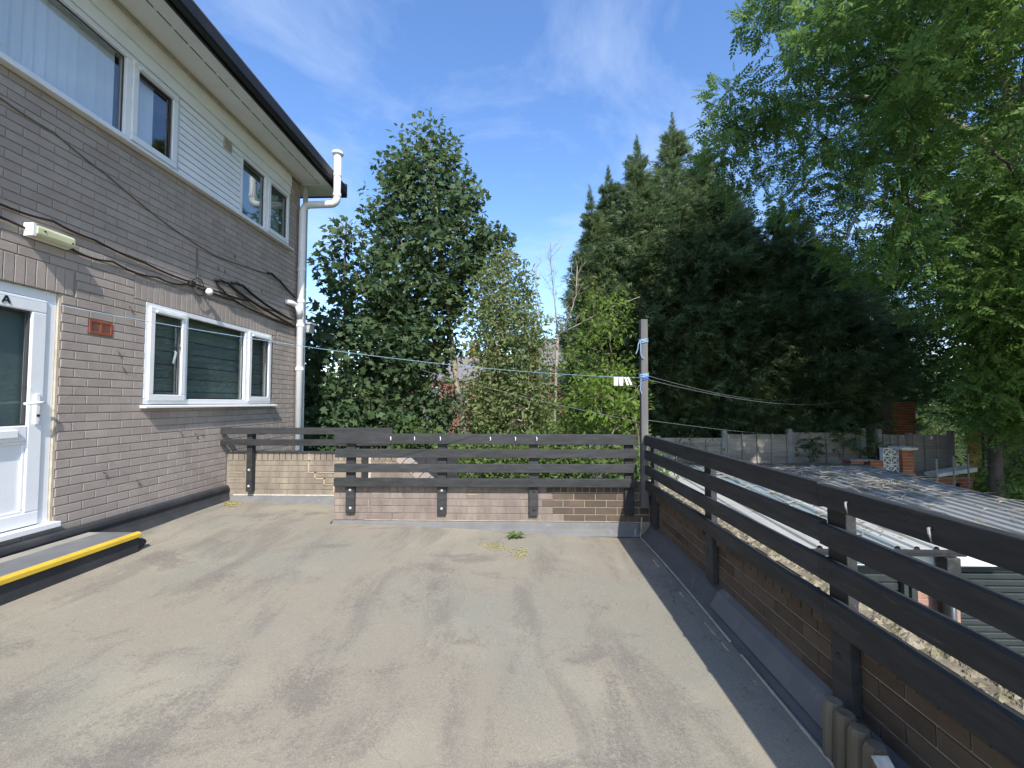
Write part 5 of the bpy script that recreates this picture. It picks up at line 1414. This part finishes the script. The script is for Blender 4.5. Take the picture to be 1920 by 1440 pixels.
# --- the big ash overhanging from the right
LEFT = [(-400, 1420), (0, 1408), (35, 1425), (75, 1458), (110, 1425), (140, 1400), (165, 1372), (200, 1385), (215, 1345), (245, 1365), (275, 1345), (290, 1337), (310, 1390), (335, 1375), (365, 1430), (420, 1452), (450, 1500), (480, 1540), (520, 1590), (560, 1680), (600, 1740), (660, 1790), (3000, 1900)]
rg = np.random.default_rng(90)
acl = []; tries = 0
ly = np.array([q[0] for q in LEFT]); lx = np.array([q[1] for q in LEFT])
C_, RAD = np.array([9.7, 6.2, 7.6]), np.array([6.1, 7.2, 5.6])
while len(acl) < 900 and tries < 90000:
    tries += 1
    d = rg.normal(0, 1, 3); d /= np.linalg.norm(d)
    p = C_ + RAD * d * rg.uniform(.25, 1) ** .5
    if p[2] < 2.6 or p[2] > 12.5 or (p[1] < 4.5 and rg.random() < .80): continue  # sparser towards the camera, letting more sun onto the garage roof
    q = px(p)
    if q:
        s_ = 26 * 9 / q[2]
        if q[0] - s_ < np.interp(q[1], ly, lx): continue
    if q and q[0] < 1640 and rg.random() < .45: continue
    hx_, hy_ = p[0] - .265 * p[2], p[1] + p[2]
    inside = q and 0 < q[0] < 1920 and 0 < q[1] < 1440
    if 8.0 < hx_ < 11.8 and 9.8 < hy_ < 12.8 and rg.random() < (.45 if inside else .95): continue  # gaps shaped into the crown so sun reaches the far fence
    if 2.6 < hx_ < 7.0 and 4.9 < hy_ < 9.4 and rg.random() < .5: continue  # crown thinned where its shade would cover the garage roof
    if acl and min(np.linalg.norm(np.array(acl) - p, axis=1)) < .36: continue
    acl.append(p)
acl = np.array(acl)
tips = []
for (a, b) in ((1352, 222), (1372, 165), (1345, 290), (1415, 25), (1395, 250), (1385, 335)):
    for k in range(2):
        Yd = 8.6 + rg.uniform(-.4, .6)
        X_ = (a + 10 + rg.uniform(0, 18) - 984) * Yd / FPX * .985; Z_ = CAMZ + (755 - b) * Yd / FPX
        tips.append((X_, Yd, Z_))
for k in range(135):
    y_ = rg.uniform(7.9, 9.2); tips.append((rg.uniform(8.3, 12.2) * y_ / 8.6, y_, rg.uniform(1.0, 4.2)))
acl = np.vstack([acl, np.array(tips)])
trunk = [(9.75, 9.5, -1.9), (9.72, 9.5, 0), (9.70, 9.4, 2.0), (9.68, 9.2, 4.0), (9.62, 8.9, 5.8), (9.55, 8.5, 7.4), (9.5, 8.2, 9.0), (9.6, 8.0, 10.6)]
at = thing('ash_tree', 'big bright green ash tree overhanging from the right with feathery leaves', 'tree', (9.75, 9.5, -1.9))
limbs = [(9.62, 8.9, 5.8), (8.9, 8.7, 6.5), (8.0, 8.6, 7.0), (7.1, 8.5, 7.2), (6.2, 8.5, 7.3), (5.3, 8.5, 7.2)]
sk = grow(trunk, .14, acl, .0055, .12, 91)
put('trunk', sk, M['bark_dark'], at, smooth=True)
lm_ = MB().tube(limbs, [.10, .085, .07, .05, .035, .015], 7).tube([(9.6, 8.8, 6.3), (9.0, 8.3, 7.4), (8.3, 8.1, 8.6), (7.6, 8.0, 9.8)], [.09, .07, .05, .03], 7).tube([(8.0, 8.6, 7.0), (7.6, 8.5, 7.9), (6.9, 8.5, 8.5), (6.1, 8.5, 8.7)], [.05, .04, .025, .012], 6)
for (pts) in ([(7.2, 8.4, 5.6), (6.6, 8.3, 5.15), (6.0, 8.2, 5.0), (5.5, 8.2, 4.55), (5.1, 8.2, 4.25)], [(6.4, 8.3, 5.1), (6.1, 8.3, 4.7), (6.0, 8.3, 4.4)], [(7.4, 8.3, 5.3), (7.1, 8.2, 4.95), (6.95, 8.2, 4.55), (6.9, 8.2, 4.35)]):
    lm_.tube(pts, [.022 - .004 * i for i in range(len(pts))], 5)
put('limb', lm_, M['twig'], at, smooth=True)
P, A, N, s_ = leaf_cloud(acl, 52, .25, .27, .7, 93, .0, .75)
N[:, 1] -= .35
leaves('crown', P, A, N, s_, T_ASH, M['ash'], at)

# --- distant trees and houses
dl_ = []
rg = np.random.default_rng(99)
for k in range(1500):
    x = rg.uniform(-45, 72); y = 52 + rg.uniform(-5, 8)
    hgt = 3.0 + (3.2 if x > 14 else 2.6 if x < -12 else 0) + 1.6 * math.sin(x * .33) + 1.1 * math.sin(x * .9 + 1) - (1.2 if -12 < x < 6 else 0)
    dl_.append((x, y, rg.uniform(-2.4, max(hgt, .6))))
dl_ = np.array(dl_)
kind(leaves('treeline', *leaf_cloud(dl_, 18, 1.0, .85, .8, 100), T_LANCE, M['far_leaf'], None), 'stuff')

def far_house(label, x0, x1, y0, y1, ze, zr, wallm, axis='x', chim=(), wins=(), group='brick houses beyond the trees'):
    h = thing('brick_house', label, 'house', ((x0 + x1) / 2, (y0 + y1) / 2, -2.5), group)
    if axis == 'x':                                    # ridge runs along x
        ym = (y0 + y1) / 2
        w_ = MB().prism([(y0, -2.6), (y1, -2.6), (y1, ze), (ym, zr - .12), (y0, ze)], x0, x1, 'x')
        r_ = MB().prism([(y0 - .3, ze - .1), (ym, zr), (y1 + .3, ze - .1), (y1 + .3, ze - .25), (ym, zr - .14), (y0 - .3, ze - .25)], x0 - .25, x1 + .25, 'x')
    else:
        xm = (x0 + x1) / 2
        w_ = MB().prism([(x0, -2.6), (x1, -2.6), (x1, ze), (xm, zr - .12), (x0, ze)], y0, y1, 'y')
        r_ = MB().prism([(x0 - .3, ze - .1), (xm, zr), (x1 + .3, ze - .1), (x1 + .3, ze - .25), (xm, zr - .14), (x0 - .3, ze - .25)], y0 - .25, y1 + .25, 'y')
    put('wall', w_, M[wallm], h); rf_ = put('roof', r_, M['slate'], h)
    for (cx, cy, ct) in chim:
        put('chimney', MB().box(cx - .45, cx + .45, cy - .35, cy + .35, ze, ct).box(cx - .52, cx + .52, cy - .42, cy + .42, ct, ct + .15), M['far_brick'], rf_)
        put('chimney_pot', MB().tube([(cx - .2, cy, ct + .15), (cx - .2, cy, ct + .65)], .13, 8).tube([(cx + .22, cy, ct + .15), (cx + .22, cy, ct + .6)], .13, 8), M['terracotta'], rf_)
    for (wx, wz, ww, wh) in wins:
        w2 = put('window', frame_ring(MB(), 0, ww, wz, wz + wh, .09, 0, .08), M['far_white'], h)
        w2.data.vertices.foreach_set("co", np.array([(wx + y, y0 - .08 + x, z) for x, y, z in [tuple(q.co) for q in w2.data.vertices]], np.float32).ravel())
        put('pane', MB().box(wx + .09, wx + ww - .09, y0 - .04, y0 - .01, wz + .09, wz + wh - .09), M['far_glass'], w2)
    return h
far_house('brick house with a grey slate roof seen behind the bare tree', .6, 7.4, 37, 45, 4.7, 7.3, 'far_brick', 'x', [(4.6, 41, 8.0)], [(1.2, 2.9, 1.0, 1.4), (2.6, 2.9, 1.0, 1.4)])
far_house('long brick terrace with red chimneys seen left of the saplings', -14, -.4, 40, 48, 3.6, 6.0, 'far_brick', 'x', [(-5.0, 44, 6.9), (-3.0, 44, 6.5), (-9.5, 44, 6.8)], [(-11.5, 1.4, 1.1, 1.4), (-8.8, 1.4, 1.1, 1.4), (-6.3, 1.4, 1.1, 1.4), (-4.0, 1.4, 1.1, 1.4)])
far_house('low white rendered outhouse glimpsed under the sycamores', -8.2, -5.0, 26, 29, .3, 1.2, 'far_white', 'x', (), [(-7.3, -.9, .8, .8)])
ob = thing('brick_outbuilding', 'small red brick outbuilding with a dark roof behind the saplings', 'outbuilding', (.35, 20, -2.5))
put('wall', MB().box(-.25, .75, 19.6, 21.4, -2.6, 1.32), M['far_brick'], ob)
put('roof', MB().prism([(-.4, 1.32), (.9, 1.32), (.6, 1.72), (-.1, 1.72)], 19.4, 21.6, 'y'), M['slate'], ob)
put('chimney', MB().box(.08, .66, 20.6, 21.1, 1.7, 4.0), M['far_brick'], ob)
put('door', MB().box(.28, .44, 19.56, 19.6, -1.5, .9), M['dark'], ob)

# ================================================================== LITTER ON THE DECK
fl = thing('fallen_leaf', 'curled green sycamore leaf lying on the deck before the front wall', 'leaf', (-.10, 4.42, .04))
lv_ = MB()
for k, (ang, s_) in enumerate(((.2, .13), (2.3, .11), (4.1, .10))):
    c, q = math.cos(ang), math.sin(ang); o = []
    for (a, b, z) in T_SYC[0]:
        b2 = b * s_; a2 = a * s_
        o.append((-.10 + a2 * c - b2 * q, 4.42 + a2 * q + b2 * c, deck_z(-.1, 4.42) + .012 + .05 * abs(b) * .5 + .030 * math.sin(a * 3) + k * .006))
    lv_.add(o, T_SYC[1])
put('blade', lv_, M['hedge'], fl)
def scatter(name, label, cx, cy, n_, sx, sy, s0, s1, m, seed):
    rg = np.random.default_rng(seed); mb = MB()
    for k in range(n_):
        x, y = cx + rg.normal(0, sx), cy + rg.normal(0, sy); r = rg.uniform(s0, s1); a = rg.uniform(0, 6.28); c, q = math.cos(a) * r, math.sin(a) * r
        z = deck_z(x, y) + .004
        mb.add([(x - c, y - q, z), (x + q * .5, y - c * .5, z + r * .3), (x + c, y + q, z + r * .15), (x - q * .5, y + c * .5, z + r * .4)], [(0, 1, 2, 3)])
    o = put(name, mb, m); kind(o, 'stuff'); o['label'] = label; o['category'] = 'leaf litter'
    return o
scatter('leaf_litter', 'scatter of yellow seed litter by the curled green leaf', -.27, 4.14, 110, .09, .06, .005, .016, M['litter'], 1)
scatter('leaf_litter', 'yellow seed cluster in front of the curled green leaf', -.04, 4.0, 90, .04, .09, .005, .016, M['litter'], 2)
scatter('leaf_litter', 'yellow leaf litter in the corner by the black flashing', -3.52, 5.30, 60, .06, .05, .008, .024, M['litter'], 3)
scatter('leaf_litter', 'brown crumbs of litter along the right parapet foot', 1.10, 3.4, 260, .07, .6, .003, .011, M['litter_brown'], 4)
scatter('leaf_litter', 'pale specks of litter spread over the open deck', -.6, 3.1, 260, 1.5, 1.2, .002, .007, M['litter'], 5)
scatter('leaf_litter', 'dry litter in the corner below the clothes post', .95, 4.45, 70, .13, .06, .004, .014, M['litter'], 6)
